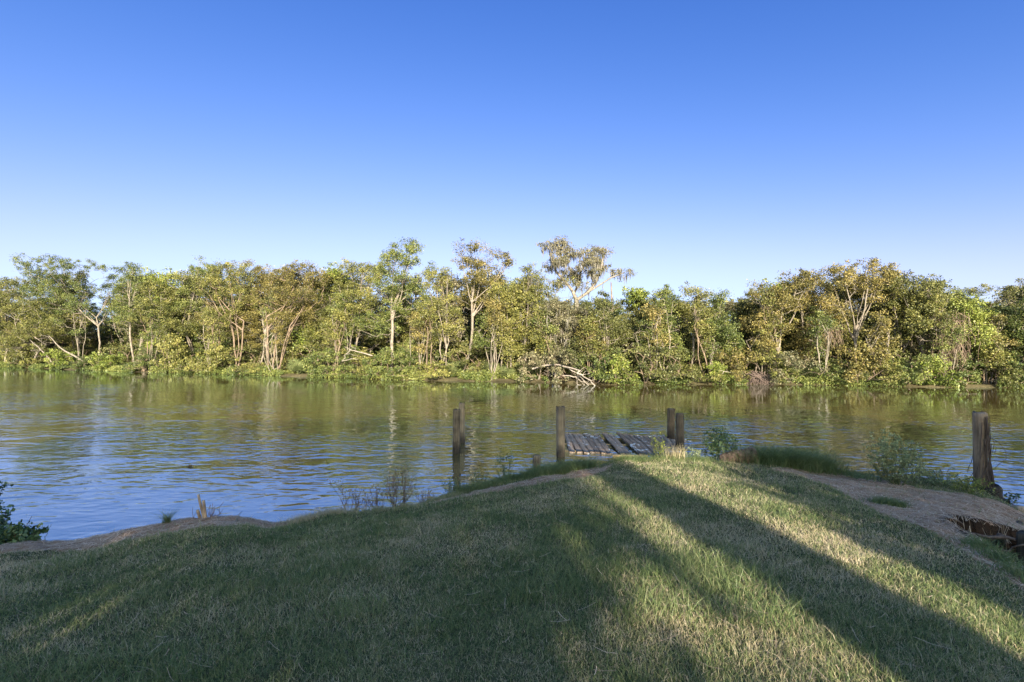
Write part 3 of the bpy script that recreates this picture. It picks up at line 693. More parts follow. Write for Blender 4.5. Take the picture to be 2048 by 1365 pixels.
for i, (root_, px, top, off, short, lf, H_) in enumerate([f for f in front_roots if f[4] and abs(f[1]-1690) > 60]):
    X, Y = far_pos(px + (24 if i % 2 else -22), .5+nr.uniform(0, .8)); s_ = Y/F; gz = float(ground_z(X, Y)); Hs = (CAMZ+(PY0-max(top+45, 600)-nr.uniform(-25, 20))*s_)-gz
    st = []
    for k in range(2 + i % 3):
        st.append(bendline((nr.normal(0, .25), nr.normal(0, .1), -.3), (nr.normal(0, .6), nr.normal(0, .2), Hs*nr.uniform(.5, .75)), 7, .04))
    place_tree("sapling", f"slender thin-stemmed sapling at the water beside {short}", X, Y, Hs, 24*s_, ['olive', 'green', 'golden'][i % 3], "slender saplings along the far waterline",
               bark=None if i % 3 else BARK_D, stems=st, crown_lo=.42, dens=.24, bare=2.6, rmax=.045)
print("front trees done")

# the old oak on the skyline, hung with moss
px = 1165; Y = 43.0; X = (px-PX0)/F*Y; s = Y/F; gz = float(ground_z(X, Y))
lb = [((lx-px)*s, nr.normal(0, .8), CAMZ+(PY0-ly)*s-gz, rx*s, rx*s*.9, rz*s) for lx, ly, rx, rz in
      [(1088, 490, 14, 9), (1118, 492, 22, 14), (1115, 520, 18, 16), (1150, 505, 18, 10), (1165, 530, 20, 22), (1140, 545, 22, 14), (1205, 500, 20, 11), (1208, 525, 18, 16), (1238, 545, 18, 9), (1262, 543, 10, 6), (1190, 550, 18, 14), (1100, 530, 14, 14), (1150, 560, 16, 10), (1130, 510, 24, 20), (1115, 562, 16, 8), (1165, 572, 14, 9), (1185, 520, 16, 14)]]
def opx(x_, y_, dy=0): return np.array([(x_-px)*s, dy, CAMZ+(PY0-y_)*s-gz])
st = [np.array([opx(1170, 745), opx(1166, 690, .2), opx(1160, 640, .1), opx(1152, 600), opx(1145, 582)]),
      np.array([opx(1145, 582), opx(1132, 565), opx(1112, 545, -.3), opx(1106, 525), opx(1100, 505)]),
      np.array([opx(1148, 588), opx(1158, 568, .3), opx(1162, 545), opx(1172, 520)]),
      np.array([opx(1154, 600), opx(1176, 585, -.2), opx(1192, 565), opx(1202, 540), opx(1206, 515)]),
      np.array([opx(1176, 585, -.2), opx(1200, 570, -.4), opx(1222, 556), opx(1245, 547)])]
st[0][0][2] = -.3
oak = empty("old_oak", (X, Y, gz)); tag(oak, "tall old oak with open crooked arms hung with grey moss above the tree line", "tree", FG)
T = sample_lobes(lb, 230, .2); Tb = sample_lobes(lb, 50, .3)
tb, A = grow(st, np.concatenate([T, Tb]), tip=.013, zmin=opx(0, 600)[2])
# stout main limbs as in the photograph
for k, r_ in enumerate((.27, .15, .11, .16, .10)):
    tb.tube(st[k], np.linspace(r_, r_*.55, len(st[k])), 8)
tb.build("trunk", bark_mat("oak_bark", (.09, .08, .065), (.27, .24, .20)), oak, smooth=True)
cb = MB(); leaf_quads(cb, T, 44, nr.uniform(.6, 1.2, len(T))*.5, .125); leaf_quads(cb, T+np.clip(nr.normal(0, .3, T.shape), -.4, .4), 14, .25, .12)
cb.build("crown", LEAF['oak'], oak)
ms = MB(); moss(ms, A[(A[:, 2] > opx(0, 590)[2])], 800, .25, .95, .03); tag(ms.build("spanish_moss", LEAF['moss'], oak), kind="stuff")

# bleached dead snag above the tree line
snb = MB(); Xs, Ys = (1228-PX0)/F*40, 40.
gz = float(ground_z(Xs, Ys)); zt = CAMZ+(PY0-565)*40/F-gz
snb.tube(bendline((0, 0, -.3), (-.25, 0, zt), 9, .01), np.linspace(.11, .05, 9), 6, cap=True)
for k in range(4):
    z_ = zt*(.6+.1*k); snb.tube(bendline((-.2, 0, z_), (-.2+nr.normal(0, .4), 0, z_+.4), 4, .05), [.03, .02, .02, .01], 4)
sn = snb.build("dead_snag", BARK_D, smooth=True, loc=(Xs, Ys, gz)); tag(sn, "bare broken dead trunk poking above the tree line right of the old oak", "dead tree")

# trees of the rows behind: each a copy of another front tree, turned and resized
def copy_tree(root, loc, rz, sc, label, group, name=None):
    c = root.copy(); COL.objects.link(c); c.location = loc; c.rotation_euler = (0, 0, rz); c.scale = sc
    for k in ("label", "category", "group", "kind"):
        if k in c: del c[k]
    tag(c, label, "tree", group)
    if name: c.name = name
    for ch in root.children:
        if ch.name.split('.')[0] in ('vine', 'dead_vine', 'spanish_moss'): continue
        d = ch.copy(); COL.objects.link(d); d.parent = c
    return c
dens_src = [f for f in front_roots if f[6] > 5]
vis = [f for f in front_roots if f[4]]
for row, (off, dpx, drop, phrase) in enumerate([(6.0, 14, 22, "second-row tree filling in behind"), (10.5, -12, 34, "dim back-row tree deep behind")]):
    for i, (root, px, top, o_, short, lf, H) in enumerate(vis):
        src = dens_src[(i*7+3+row*5) % len(dens_src)]
        X, Y = far_pos(px+dpx, off + nr.uniform(-.8, .8)); s = Y/F
        hz = CAMZ + (PY0-max(top, 536)-(drop if 1060 < px < 1540 else drop-12)-nr.uniform(-8, 10))*s; gz = float(ground_z(X, Y))
        if 1215 < px < 1520: hz = min(hz, CAMZ + (PY0-600)*s)
        k = (hz-gz)/src[6]
        copy_tree(src[0], (X, Y, gz), nr.uniform(0, 6.28), (k*1.05, k*1.05, k), f"{phrase} {short}", "trees of the rows behind the far bank", "tree")
for i, X in enumerate(np.arange(-74, 46, 3.6)):
    src = dens_src[(i*5+1) % len(dens_src)]; Y = float(shoreY(np.array(X)))+16+nr.uniform(-1.5, 1.5)
    k = 7.2/src[6]*nr.uniform(.85, 1.05)
    copy_tree(src[0], (X*1.25, Y, .5), nr.uniform(0, 6.28), (k*1.35, k*1.35, k), "deepest tree of the wood, a dim crown glimpsed through the rows in front", "deepest trees of the wood", "tree")

# ------------------------------------------------------------------ bushes, palmettos, deadwood on the far bank
def bush_mesh(H, hw, lf, per=60, leaf=.12, dens=1.0):
    lb = [(nr.normal(0, .4)*hw, nr.normal(0, .35)*hw, H*nr.uniform(.35, .78), hw*nr.uniform(.4, .6), hw*nr.uniform(.4, .6), H*nr.uniform(.2, .32)) for _ in range(7)]
    lb += [(nr.uniform(-.8, .8)*hw, -hw*nr.uniform(.3, .8), H*.2, hw*.4, hw*.4, H*.18) for _ in range(3)]
    st = [bendline((nr.normal(0, .12), nr.normal(0, .1), -.2), (nr.normal(0, .35)*hw, nr.normal(0, .3)*hw, H*nr.uniform(.25, .45)), 4, .06) for _ in range(4)]
    T = sample_lobes(lb, int(60*dens), .2); T[:, 2] = np.maximum(T[:, 2], .12)
    Tb = sample_lobes(lb, int(22*dens), .6)
    tb, A = grow(st, np.concatenate([T, Tb]), tip=.010, zmin=0, rmax=.06, sides=4)
    cb = MB(); leaf_quads(cb, T, per, nr.uniform(.6, 1.1, len(T))*.38, leaf)
    return tb.mesh("branches", BARK_D, True), cb.mesh("foliage", LEAF[lf])
protos = [(k, bush_mesh(h, w, k, dens=d)) for k, h, w, d in
          [('green', 1.9, 1.5, 1.), ('olive', 2.3, 1.6, 1.1), ('bright', 1.6, 1.3, 1.), ('dark', 2.4, 1.7, 1.2), ('golden', 2.0, 1.4, .9), ('olive', 1.3, 1.5, .9), ('green', 2.8, 1.7, 1.2), ('oak', 2.0, 1.6, .8)]]
def bush(label, group, X, Y, sc, proto, name="bush", zoff=0.):
    gz = max(float(ground_z(X, Y)), 0.0)
    r = empty(name, (X, Y, gz+zoff), nr.uniform(-.6, .6)); r.scale = (sc[0], sc[0], sc[1]); tag(r, label, "bush", group)
    tbm, cbm = protos[proto][1]
    for nm, me in (("branches", tbm), ("foliage", cbm)):
        o = bpy.data.objects.new(nm, me); COL.objects.link(o); o.parent = r
    return r
KIND = {'green': 'dark green', 'olive': 'olive', 'bright': 'bright green', 'dark': 'shadowy', 'golden': 'yellowish', 'oak': 'brownish'}
# waterside bushes: photo x, leaf top y, proto, label
WB = [(55, 690, 5, "low brownish bush overhanging the water at the far left"), (128, 700, 2, "bright yellow-green bush by the leaning trunk at left"),
      (215, 706, 2, "vivid green broad-leaved bush left of the shaded hollow"), (170, 715, 0, "pale green low bush spilling onto the water at left"),
      (290, 690, 6, "dark bush over the shaded hollow in the bank"), (335, 672, 1, "tall rounded olive bush beside the three-stemmed tree's left side"),
      (385, 705, 5, "twiggy grey-brown bush trailing in the water"), (430, 690, 1, "yellowish bush just left of the three brown stems"),
      (505, 722, 5, "small bush between the three-stemmed tree and the fan-branched trunks"), (640, 700, 0, "big rounded bush bulging over the water right of the first palmetto"),
      (690, 690, 6, "tall leafy bush backing the rounded waterside bush"), (722, 705, 1, "olive bush whose twigs dip into the water"),
      (765, 700, 0, "mid-green bush under the tall spiky-topped tree"), (815, 690, 6, "broad pale green bush left of the fallen tan bank"),
      (860, 715, 5, "low soft bush at the foot of the pale-branched tree"), (1080, 700, 7, "grey-brown bush over the pale fallen branches"),
      (1140, 695, 7, "drab bush behind the right end of the fallen branches"), (1195, 700, 0, "pale green bush right of the fallen branches"),
      (1235, 712, 2, "bright green bush hanging down to the water under the dark tree"), (1290, 680, 3, "very dark bush in the middle of the dark hollow"),
      (1345, 690, 3, "dark bush right of the darkest hollow"), (1395, 720, 5, "low yellow-green bush sloping down to the water"),
      (1435, 725, 2, "light green low bush left of the exposed root mass"), (1470, 700, 4, "yellowish bush under the shadowy notch tree"),
      (1530, 700, 1, "olive bush behind the exposed root mass"), (1590, 700, 7, "brown bush under the tan-vined tree"),
      (1650, 722, 0, "low green bush left of the stout forked trunk"), (1722, 690, 4, "golden-yellow bush at the foot of the stout forked tree"),
      (1760, 722, 1, "low olive bush right of the golden-yellow bush"), (1815, 712, 0, "mid-green bush near the pale palmetto at right"),
      (1870, 715, 2, "bright green bush below the brown vine curtain"), (1925, 690, 6, "tall bush below the bright leafy tree"),
      (1985, 715, 1, "olive bush at the waterline near the right edge"), (2040, 700, 0, "green bush cut by the right edge of the view")]
for (px, top, pr, label) in WB:
    X, Y = far_pos(px, .35+nr.uniform(0, .5)); s = Y/F; gz = max(float(ground_z(X, Y)), 0)
    Hh = CAMZ+(PY0-top)*s-gz; ph = {0: 1.9, 1: 2.3, 2: 1.6, 3: 2.4, 4: 2.0, 5: 1.3, 6: 2.8, 7: 2.0}[pr]
    k = Hh/ph; bush(label, "bushes along the far waterline", X, Y, (max(.6, min(1.15, k**.6)), k), pr)
for i, (root, px, top, o_, short, lf, H) in enumerate(vis):          # understory
    for j, (offy, dx, ph_) in enumerate([(3.6, -8, "understory bush beneath"), (6.5, 18, "understory bush in the shade behind")]):
        X, Y = far_pos(px+dx, offy); pr = [6, 3, 1, 3, 7, 0][(i+j*2) % 6]
        bush(f"{KIND[protos[pr][0]]} {ph_} {short}", "understory bushes of the far bank", X, Y, (1.25+.3*j, nr.uniform(1.0, 1.5)), pr)

def palmetto_mesh(nf, R_, hgt):
    fb = MB(); sb = MB()
    for k in range(nf):
        a = nr.uniform(0, 2*math.pi); el_ = nr.uniform(.5, 1.35); L_ = hgt*nr.uniform(.5, 1)
        d = np.array([math.cos(a)*math.cos(el_), math.sin(a)*math.cos(el_), math.sin(el_)]); c = d*L_
        sb.tube(bendline((0, 0, 0), c, 4, .02), [.012]*4, 3)
        u_ = d; w_ = np.cross(u_, [0, 0, 1.]); w_ /= np.linalg.norm(w_)+1e-9; up = np.cross(w_, u_)
        for b in np.linspace(-1.9, 1.9, 17):
            dd = u_*math.cos(b)+w_*math.sin(b); r_ = R_*nr.uniform(.8, 1.05)
            pr_ = np.cross(dd, up); m_ = c+dd*r_*.6; tip_ = c+dd*r_+np.array([0, 0, -.12*R_])
            v = [c-pr_*.004, c+pr_*.004, m_+pr_*.028+up*.01, m_-pr_*.028, tip_+pr_*.004, tip_-pr_*.004]
            fb.add(v, [(0, 1, 2, 3), (3, 2, 4, 5)], np.clip(nr.normal(.5, .25), 0, 1))
    return fb.mesh("fronds", LEAF['palm']), sb.mesh("stalks", STEM_G)
pal = [palmetto_mesh(11, .55, .8), palmetto_mesh(14, .65, 1.0), palmetto_mesh(8, .5, .7)]
PAL = [(598, 740, 1, 1.1, "pale fan palmetto at the water right of the fan-branched trunks"), (548, 712, 0, 1., "dark palmetto in the shade between slim trunks"),
       (905, 735, 1, 1.1, "palmetto at the base of the slanting trunk"), (945, 738, 2, 1.0, "small palmetto just right of the slanting trunk"),
       (985, 735, 1, 1.15, "big pale palmetto above the tan eroded bank"), (1012, 742, 0, 1., "palmetto leaning over the tan eroded bank"),
       (1045, 738, 1, 1.0, "blue-green palmetto left of the fallen branches"), (1065, 730, 0, 1.1, "palmetto behind the left end of the fallen branches"),
       (1298, 748, 2, 1., "small palmetto on the lip of the dark hollow"), (1455, 745, 0, .9, "small palmetto near the low slanting dead branch"),
       (1525, 738, 1, 1.15, "yellowish palmetto on top of the exposed root mass"), (1580, 742, 1, 1.2, "dark palmetto in the shade right of the root mass"),
       (1625, 750, 2, 1.2, "light green palmetto hanging to the waterline"), (1715, 742, 0, 1., "palmetto in front of the stout forked trunk"),
       (1745, 748, 2, 1., "palmetto among low bushes right of the stout forked trunk"), (1820, 742, 1, 1.2, "pale silvery palmetto left of the dead-vine tree"),
       (1478, 752, 2, .9, "little palmetto left of the exposed root mass"), (480+20, 735, 2, .8, "little palmetto beside the three brown stems")]
for (px, y_, k, sc, label) in PAL:
    X, Y = far_pos(px, 1.1 + (y_ < 740)*.9); gz = float(ground_z(X, Y))
    r = empty("palmetto", (X, Y, gz), nr.uniform(0, 6.28)); r.scale = (sc,)*3; tag(r, label, "palm", "palmettos on the far bank")
    for nm, me in zip(("fronds", "stalks"), pal[k]):
        o = bpy.data.objects.new(nm, me); COL.objects.link(o); o.parent = r

def dead_branch(label, p0, p1, nb, r0, spread=1.0, name="fallen_branch", down=.3, mat=None):
    mb = MB(); p0 = np.array(p0); p1 = np.array(p1); ax = p1-p0; L_ = np.linalg.norm(ax)
    main = bendline((0, 0, 0), ax, 8, .05); 
    T = np.array([main[nr.integers(2, 8)] + ax/L_*nr.uniform(.2, .9)*spread + np.array([nr.normal(0, .3), nr.normal(0, .5), nr.normal(-down, .4)])*spread for _ in range(nb)])
    T[:, 2] = np.maximum(T[:, 2], -p0[2]-.1)
    grow([main], T, tip=.016, zmin=-9, mb=mb, power=2.0, rmax=r0)
    mb.tube(main, np.linspace(r0, r0*.35, 8), 6)
    o = mb.build(name, mat or DEADWOOD, smooth=True, loc=p0); tag(o, label, "branch", "fallen branches on the far bank"); return o
def fp(px, y_, off):
    X, Y = far_pos(px, off); return np.array([X, Y, CAMZ+(PY0-y_)*Y/F])
dead_branch("bleached fallen branch with many forks drooping into the water", fp(1065, 738, .2), fp(1160, 742, -.6), 22, .06, 1.1)
dead_branch("tangle of thin bleached twigs ending the fallen branch", fp(1130, 735, -.2), fp(1182, 762, -.9), 20, .045, .8)
dead_branch("pale slanting dead branch right of the dark hollow", fp(1420, 738, .2), fp(1478, 748, -.3), 6, .045, .6)
dead_branch("long pale bare limb slanting out over the water at far left", fp(110, 732, .5), fp(60, 680, -1.5), 10, .09, 1.2, name="leaning_trunk", mat=BARK)
dead_branch("slanting bare trunk rising from the water near the left end", fp(175, 728, .6), fp(98, 672, -.5), 8, .10, 1.0, name="leaning_trunk", mat=BARK)
dead_branch("arched bare branch in the brush left of the tall spiky tree", fp(745, 712, .6), fp(700, 700, 0), 12, .05, .8)
# exposed root mass
rb = MB(); P0 = fp(1515, 765, .25)
for k in range(60):
    a = nr.uniform(0, 2*math.pi); rb.tube(bendline((nr.normal(0, .3), nr.normal(0, .1), nr.uniform(.5, .9)), (math.cos(a)*nr.uniform(.5, 1.3), -abs(math.sin(a))*.9, -.15), 5, .09), np.linspace(.035, .012, 5), 4)
o = rb.build("root_mass", ROOT, smooth=True, loc=(P0[0], P0[1], 0)); tag(o, "dark tangle of exposed roots at the water under a palmetto", "roots")

# undergrowth along the far bank: one uncountable mass of low leaves
nU = 300000
X = nr.uniform(-75, 45, nU); dY = nr.exponential(2.2, nU); Y = shoreY(X)-.12+dY
kp = (np.abs(X)/Y < 1.4) & (vnoise(X, Y, .45, 2, 31.) > .44); X, Y = X[kp], Y[kp]
Z = np.maximum(ground_z(X, Y), 0)+.02; hgt = .12+.75*vnoise(X, Y, .8, 2, 17.)**2
ub = MB(); C0 = np.stack([X, Y, Z+hgt*nr.random(len(X))], -1)
leaf_quads(ub, C0, 1, .1, .13, base_hue=np.clip(vnoise(X, Y, .5, 2, 3.), 0, 1))
o = ub.build("undergrowth", LEAF['green']); tag(o, "low leafy undergrowth covering the far bank", cat="undergrowth", kind="stuff")
for i, X in enumerate(np.arange(-80, 60, 3.6)):
    Y = float(shoreY(np.array(X*1.1)))+12.5+nr.uniform(-1.5, 1.5)
    bush("dense bush of the deep thicket, closing the view behind the tree trunks", "bushes of the deep thicket", X*1.1, Y, (2.3, nr.uniform(1.9, 2.4)), [3, 6, 1, 3][i % 4])
    Y += 6; bush("dense bush of the deep thicket, closing the view behind the tree trunks", "bushes of the deep thicket", X*1.1*Y/(Y-6)+1.5, Y, (2.6, nr.uniform(2.4, 2.9)), [6, 3, 3, 1][i % 4])
print("far bank done")

# ------------------------------------------------------------------ old dock and pilings
def post(name, label, cat, X, Y, z0, z1, w, mat, rot=0., lean=(0, 0), group=None, rag=.04, k=16):
    mb = MB(); nz = max(4, int((z1-z0)/.05)); an = np.arange(k)*2*np.pi/k + math.pi/4
    sq = 1/np.maximum(np.abs(np.cos(an)), np.abs(np.sin(an))); sq = np.minimum(sq, 1.22)*.5
    gro = 1 - .10*(nr.random(k) > .72)
    V = []
    for i in range(nz+1):
        t = i/nz; z_ = z0+(z1-z0)*t; r_ = w*sq*gro*(1+nr.normal(0, .012, k))*(1+.03*math.sin(t*7+X))
        top = rag*(vnoise(np.cos(an)*2+X*3, np.sin(an)*2, 1.5, 2)-.35)*2 if i == nz else 0
        V.append(np.stack([np.cos(an+rot)*r_+lean[0]*t, np.sin(an+rot)*r_+lean[1]*t, np.full(k, z_-0)+top], -1))
    i, j = np.meshgrid(np.arange(nz), np.arange(k), indexing='ij'); j2 = (j+1) % k
    q = np.stack([i*k+j, i*k+j2, (i+1)*k+j2, (i+1)*k+j], -1).reshape(-1, 4)
    mb.add(np.concatenate(V), q); mb.ngon(range(nz*k, (nz+1)*k))
    o = mb.build(name, mat, loc=(X, Y, 0)); tag(o, label, cat, group); return o
def col(px, Y): return (px-PX0)/F*Y
PG = "old pilings of the dock"
post("piling", "nearer of the two grey pilings standing alone in open water", "piling", col(912, 11.4), 11.4, -.8, 1.07, .175, POSTW, .25, (.02, 0), PG)
post("piling", "taller farther piling half hidden behind the lone grey one", "piling", col(925, 12.6), 12.6, -.8, 1.06, .16, POSTW, .1, (-.02, 0), PG, rag=.08)
post("piling", "piling with blackened top at the left corner of the dock", "piling", col(1121, 11.05), 11.05, -.8, 1.19, .185, POSTW, .3, (0, 0), PG)
post("piling", "taller dark piling at the right far side of the dock", "piling", col(1340, 12.9), 12.9, -.8, .87, .195, POSTD, .05, (.02, 0), PG)
post("piling", "shorter brown piling in front of the dark one on the dock's right side", "piling", col(1358.5, 12.0), 12.0, -.8, .87, .19, POSTD, .2, (0, 0), PG)
post("piling_stump", "short sawn-off piling stump in the water left of the dock", "piling", col(1073, 9.6), 9.6, -.8, .37, .15, POSTW, .3, (0, 0), PG, rag=.01)

dock = empty("dock", (1.5, 11.1, 0)); tag(dock, "collapsed low wooden dock with missing planks and white bird droppings", "dock")
def plank(x0, x1, y0, y1, z0, z1, roll=0., th_=.04, yaw=0.):
    mb = MB(); n_ = 9; V = []
    for i in range(n_):
        t = i/(n_-1); y_ = y0+(y1-y0)*t; z_ = z0+(z1-z0)*t + nr.normal(0, .002)
        xs = yaw*(t-.5); e0, e1 = nr.normal(0, .003, 2)
        V += [(x0+xs+e0, y_, z_-roll/2), (x1+xs+e1, y_, z_+roll/2), (x1+xs+e1, y_, z_+roll/2-th_), (x0+xs+e0, y_, z_-roll/2-th_)]
    q = [(i*4+j, i*4+(j+1) % 4, (i+1)*4+(j+1) % 4, (i+1)*4+j) for i in range(n_-1) for j in range(4)]
    mb.add(V, q); mb.ngon((0, 1, 2, 3)); mb.ngon((n_*4-1, n_*4-2, n_*4-3, n_*4-4))
    cx, cy = (x0+x1)/2, (y0+y1)/2
    for a_ in mb.v: a_ -= np.array([cx, cy, 0])
    o = mb.build("plank", PLANKW, dock, loc=(cx-1.5, cy-11.1, 0)); return o
x_ = 1.48; k = 0
while x_ < 4.25:
    w_ = .142
    gap = k in (7, 10)
    if not gap:
        dz = nr.normal(0, .006) - (.05*max(0, x_-3.2))
        plank(x_, x_+w_-.004, 11.10+nr.uniform(-.08, .08)+(.22 if x_ < 2.4 else 0), 13.25+nr.uniform(-.08, .10), .035+dz+nr.normal(0, .008), .115+dz+nr.normal(0, .008), nr.normal(0, .014), yaw=nr.normal(0, .035))
    x_ += w_+.003; k += 1
for k in range(9):                                   # sunken right-hand end
    xx = 4.22+k*.15; plank(xx, xx+.135, 11.75+.12*k+nr.normal(0, .03), 13.2-.10*k+nr.normal(0, .04), -.005-.012*k+.02, .085-.02*k, -.012, yaw=.25)
for (y_, z_) in ((11.55, .005), (12.3, .03), (13.0, .055)):
    mb = MB(); mb.add([(x, y, z) for x in (-1.7, 1.7) for y in (-.025, .025) for z in (-.075, .0)], [(0, 1, 3, 2), (4, 6, 7, 5), (0, 4, 5, 1), (2, 3, 7, 6), (1, 5, 7, 3), (0, 2, 6, 4)])
    mb.build("joist", JOISTW, dock, loc=(3.0-1.5, y_-11.1, z_-.012)).rotation_euler = (0, .018, 0)
mb = MB(); mb.add([(x, y, z) for x in (-.42, .42) for y in (-.02, .02) for z in (-.07, .0)], [(0, 1, 3, 2), (4, 6, 7, 5), (0, 4, 5, 1), (2, 3, 7, 6), (1, 5, 7, 3), (0, 2, 6, 4)])
mb.build("fascia_board", JOISTW, dock, loc=(2.85-1.5, 11.0-11.1, .045))

# heavy post on the bank, wrapped in dead vine, with the bulkhead it ends
YF = 7.05; XF = col(1958, YF)
fpost = post("bank_post", "thick split post wrapped in dead vine on the bank at right", "post", XF, YF, .1, 1.635, .165, POSTB, .5, (.0, 0), rag=.03)
vb = MB()
for k in range(46):
    a0 = nr.uniform(-.6, 2.4) - 1.6; zt = nr.uniform(.6, 1.62); zb = nr.uniform(.3, .7); n_ = 12; pts = []
    tw = nr.normal(0, .9)
    for i in range(n_):
        t = i/(n_-1); a_ = a0+tw*t; r_ = .100+nr.uniform(0, .014)+.045*(t**4); pts.append((math.cos(a_)*r_, math.sin(a_)*r_, zt*(1-t)+zb*t))
    vb.tube(pts, np.full(n_, nr.uniform(.003, .009)), 4)
for k in range(4):
    vb.tube(bendline((nr.uniform(-.03, .08), -.10, nr.uniform(.9, 1.6)), (nr.uniform(.05, .13), -.10+nr.normal(0, .05), nr.uniform(.8, 1.6)), 6, .15), np.full(6, .004), 3)
vb.build("dead_vine", ROOT, fpost)
def timber(name, label, a, b, w, h, mat=BULKW, group=None, cat="timber"):
    a = np.array(a, float); b = np.array(b, float); d = b-a; L_ = np.linalg.norm(d[:2]); n_ = 12; V = []
    nx_ = np.array([-d[1], d[0], 0])/L_
    for i in range(n_):
        t = i/(n_-1); c = a+d*t
        for sx_, sz in ((-1, 0), (1, 0), (1, -1), (-1, -1)):
            V.append(c+nx_*sx_*w/2*(1+nr.normal(0, .04))+np.array([0, 0, sz*h+nr.normal(0, .006)])-a)
    mb = MB(); q = [(i*4+j, i*4+(j+1) % 4, (i+1)*4+(j+1) % 4, (i+1)*4+j) for i in range(n_-1) for j in range(4)]
    mb.add(V, q); mb.ngon((0, 1, 2, 3)); mb.ngon((n_*4-1, n_*4-2, n_*4-3, n_*4-4))
    o = mb.build(name, mat, loc=a); tag(o, label, cat, group); return o
timber("bulkhead_beam", "long dark bulkhead beam running left from the bank post", (col(1790, 7.7), 7.7, .50), (XF-.05, YF+.16, .50), .10, .45)
timber("bulkhead_beam", "short dark sawn beam end right of the bank post", (XF+.12, YF+.08, .42), (col(2006, 6.75), 6.75, .40), .16, .40)
post("stump_post", "tan sawn post end at the bank's right corner", "post", col(2037, 6.2), 6.2, -.2, .50, .12, CANE, .2, rag=.01)
post("stump_post", "rounded dark base block at the foot of the bank post", "post", XF+.02, YF-.12, .0, .54, .24, BULKW, .4, rag=.04)
post("stump_post", "blue-grey old post leaning in the washed-out hole", "post", col(2044, 4.75), 4.75, -.5, .72, .13, POSTD, .3, (.03, 0), rag=.05)
RG = "roots and sticks in the washed-out hole"
def stick(label, pts, r0, r1, mat, name="root", group=RG, cat="root"):
    mb = MB(); P = np.array(pts, float); out = []
    for i in range(len(P)-1):
        for t in (0, .33, .66): out.append(P[i]*(1-t)+P[i+1]*t+nr.normal(0, .008, 3))
    out.append(P[-1]); c = out[0].copy(); out = np.array(out)-c
    mb.tube(out, np.linspace(r0, r1, len(out)), 7, cap=True)
    o = mb.build(name, mat, smooth=True, loc=c); tag(o, label, cat, group); return o
stick("thick grey root arching across the back of the hole", [unproj(1895, 1058, .74), unproj(1950, 1068, .72), unproj(1990, 1075, .66), unproj(2048, 1078, .66)], .012, .020, ROOT)
stick("thin crooked root dropping into the hole", [unproj(1930, 1060, .72), unproj(1960, 1078, .66), unproj(1985, 1078, .62), unproj(1962, 1100, .5)], .009, .005, ROOT)
stick("long pale stick sloping out of the front of the hole", [unproj(1978, 1108, .62), unproj(2010, 1100, .66), unproj(2046, 1088, .74)], .011, .008, LOGWOOD)
stick("dark vertical root at the back of the hole", [unproj(2035, 1045, .62), unproj(2030, 1085, .5), unproj(2028, 1110, .3)], .03, .02, ROOT)
stick("stubby brown root in the middle of the hole", [unproj(2000, 1070, .68), unproj(2006, 1100, .4), unproj(2006, 1120, .2)], .035, .025, ROOT)

for k, (px_, lab) in enumerate([(1915, "thin hanging root at the left end of the hole's back wall"), (1940, "forked hanging root beside the thin crooked root"), (1968, "dark root loop under the thick grey root"), (2012, "hairy root hanging near the blue-grey leaning post")]):
    stick(lab, [unproj(px_, 1050, .70), unproj(px_+8*(-1)**k, 1064, .60), unproj(px_+14, 1082, .45), unproj(px_+4, 1100, .3)], .010, .004, ROOT)

# cut canes at left, driftwood log
cg = unproj(408, 1034, .47)
cane = empty("cane_stump", (cg[0], cg[1]-.02, float(ground_z(cg[0], cg[1]))-.03)); tag(cane, "cluster of broken tan canes standing on the bare bank at left", "stump")
for (dx, dz, r_, bx) in ((-.055, .345, .017, .04), (-.02, .27, .020, .05), (-.03, .15, .020, -.01)):
    mb = MB(); mb.tube(bendline((bx, 0, 0), (bx+dx*1.6, 0, dz), 6, .01), np.linspace(r_, r_*.8, 6), 8, cap=True); mb.build("cane", CANE, cane, smooth=True)
mb = MB(); st_ = [bendline((.08, 0, 0), (.18, 0, .10), 3, .03)]
Tt = np.array([(nr.uniform(.1, .27), nr.normal(0, .05), nr.uniform(.1, .24)) for _ in range(16)] + [(nr.uniform(-.15, 0), nr.normal(0, .04), nr.uniform(.05, .22)) for _ in range(5)])
grow(st_, Tt, tip=.0025, power=2.2, zmin=0, mb=mb); mb.build("twigs", STEM_R, cane)
def log(label, a, b, r_, name="driftwood_log"):
    a = np.array(a); b = np.array(b); n_ = 26; k = 18; V = []; ax = b-a; ax_n = ax/np.linalg.norm(ax); u_ = np.cross([0, 0, 1.], ax_n); u_ /= np.linalg.norm(u_); w_ = np.cross(ax_n, u_)
    an = np.arange(k)*2*np.pi/k
    for i in range(n_):
        t = i/(n_-1); rr_ = r_*(1-.35*t)*(.82+.5*vnoise(np.cos(an)*1.5+t*3, np.sin(an)*1.5+t*2, 2, 3))*(1 if 0 < i < n_-1 else .75)
        V.append((ax*t)[None]+np.cos(an)[:, None]*rr_[:, None]*u_+np.sin(an)[:, None]*rr_[:, None]*w_)
    i, j = np.meshgrid(np.arange(n_-1), np.arange(k), indexing='ij'); j2 = (j+1) % k
    mb = MB(); mb.add(np.concatenate(V), np.stack([i*k+j, i*k+j2, (i+1)*k+j2, (i+1)*k+j], -1).reshape(-1, 4)); mb.ngon(range(k)); mb.ngon(range((n_-1)*k, n_*k))
    o = mb.build(name, LOGWOOD, loc=a); tag(o, label, "log"); return o
log("rotten reddish driftwood log beside the dark leafy bush at the water's edge", (col(1512, 7.75), 7.75, .82), (col(1438, 7.9), 7.9, .70), .14)

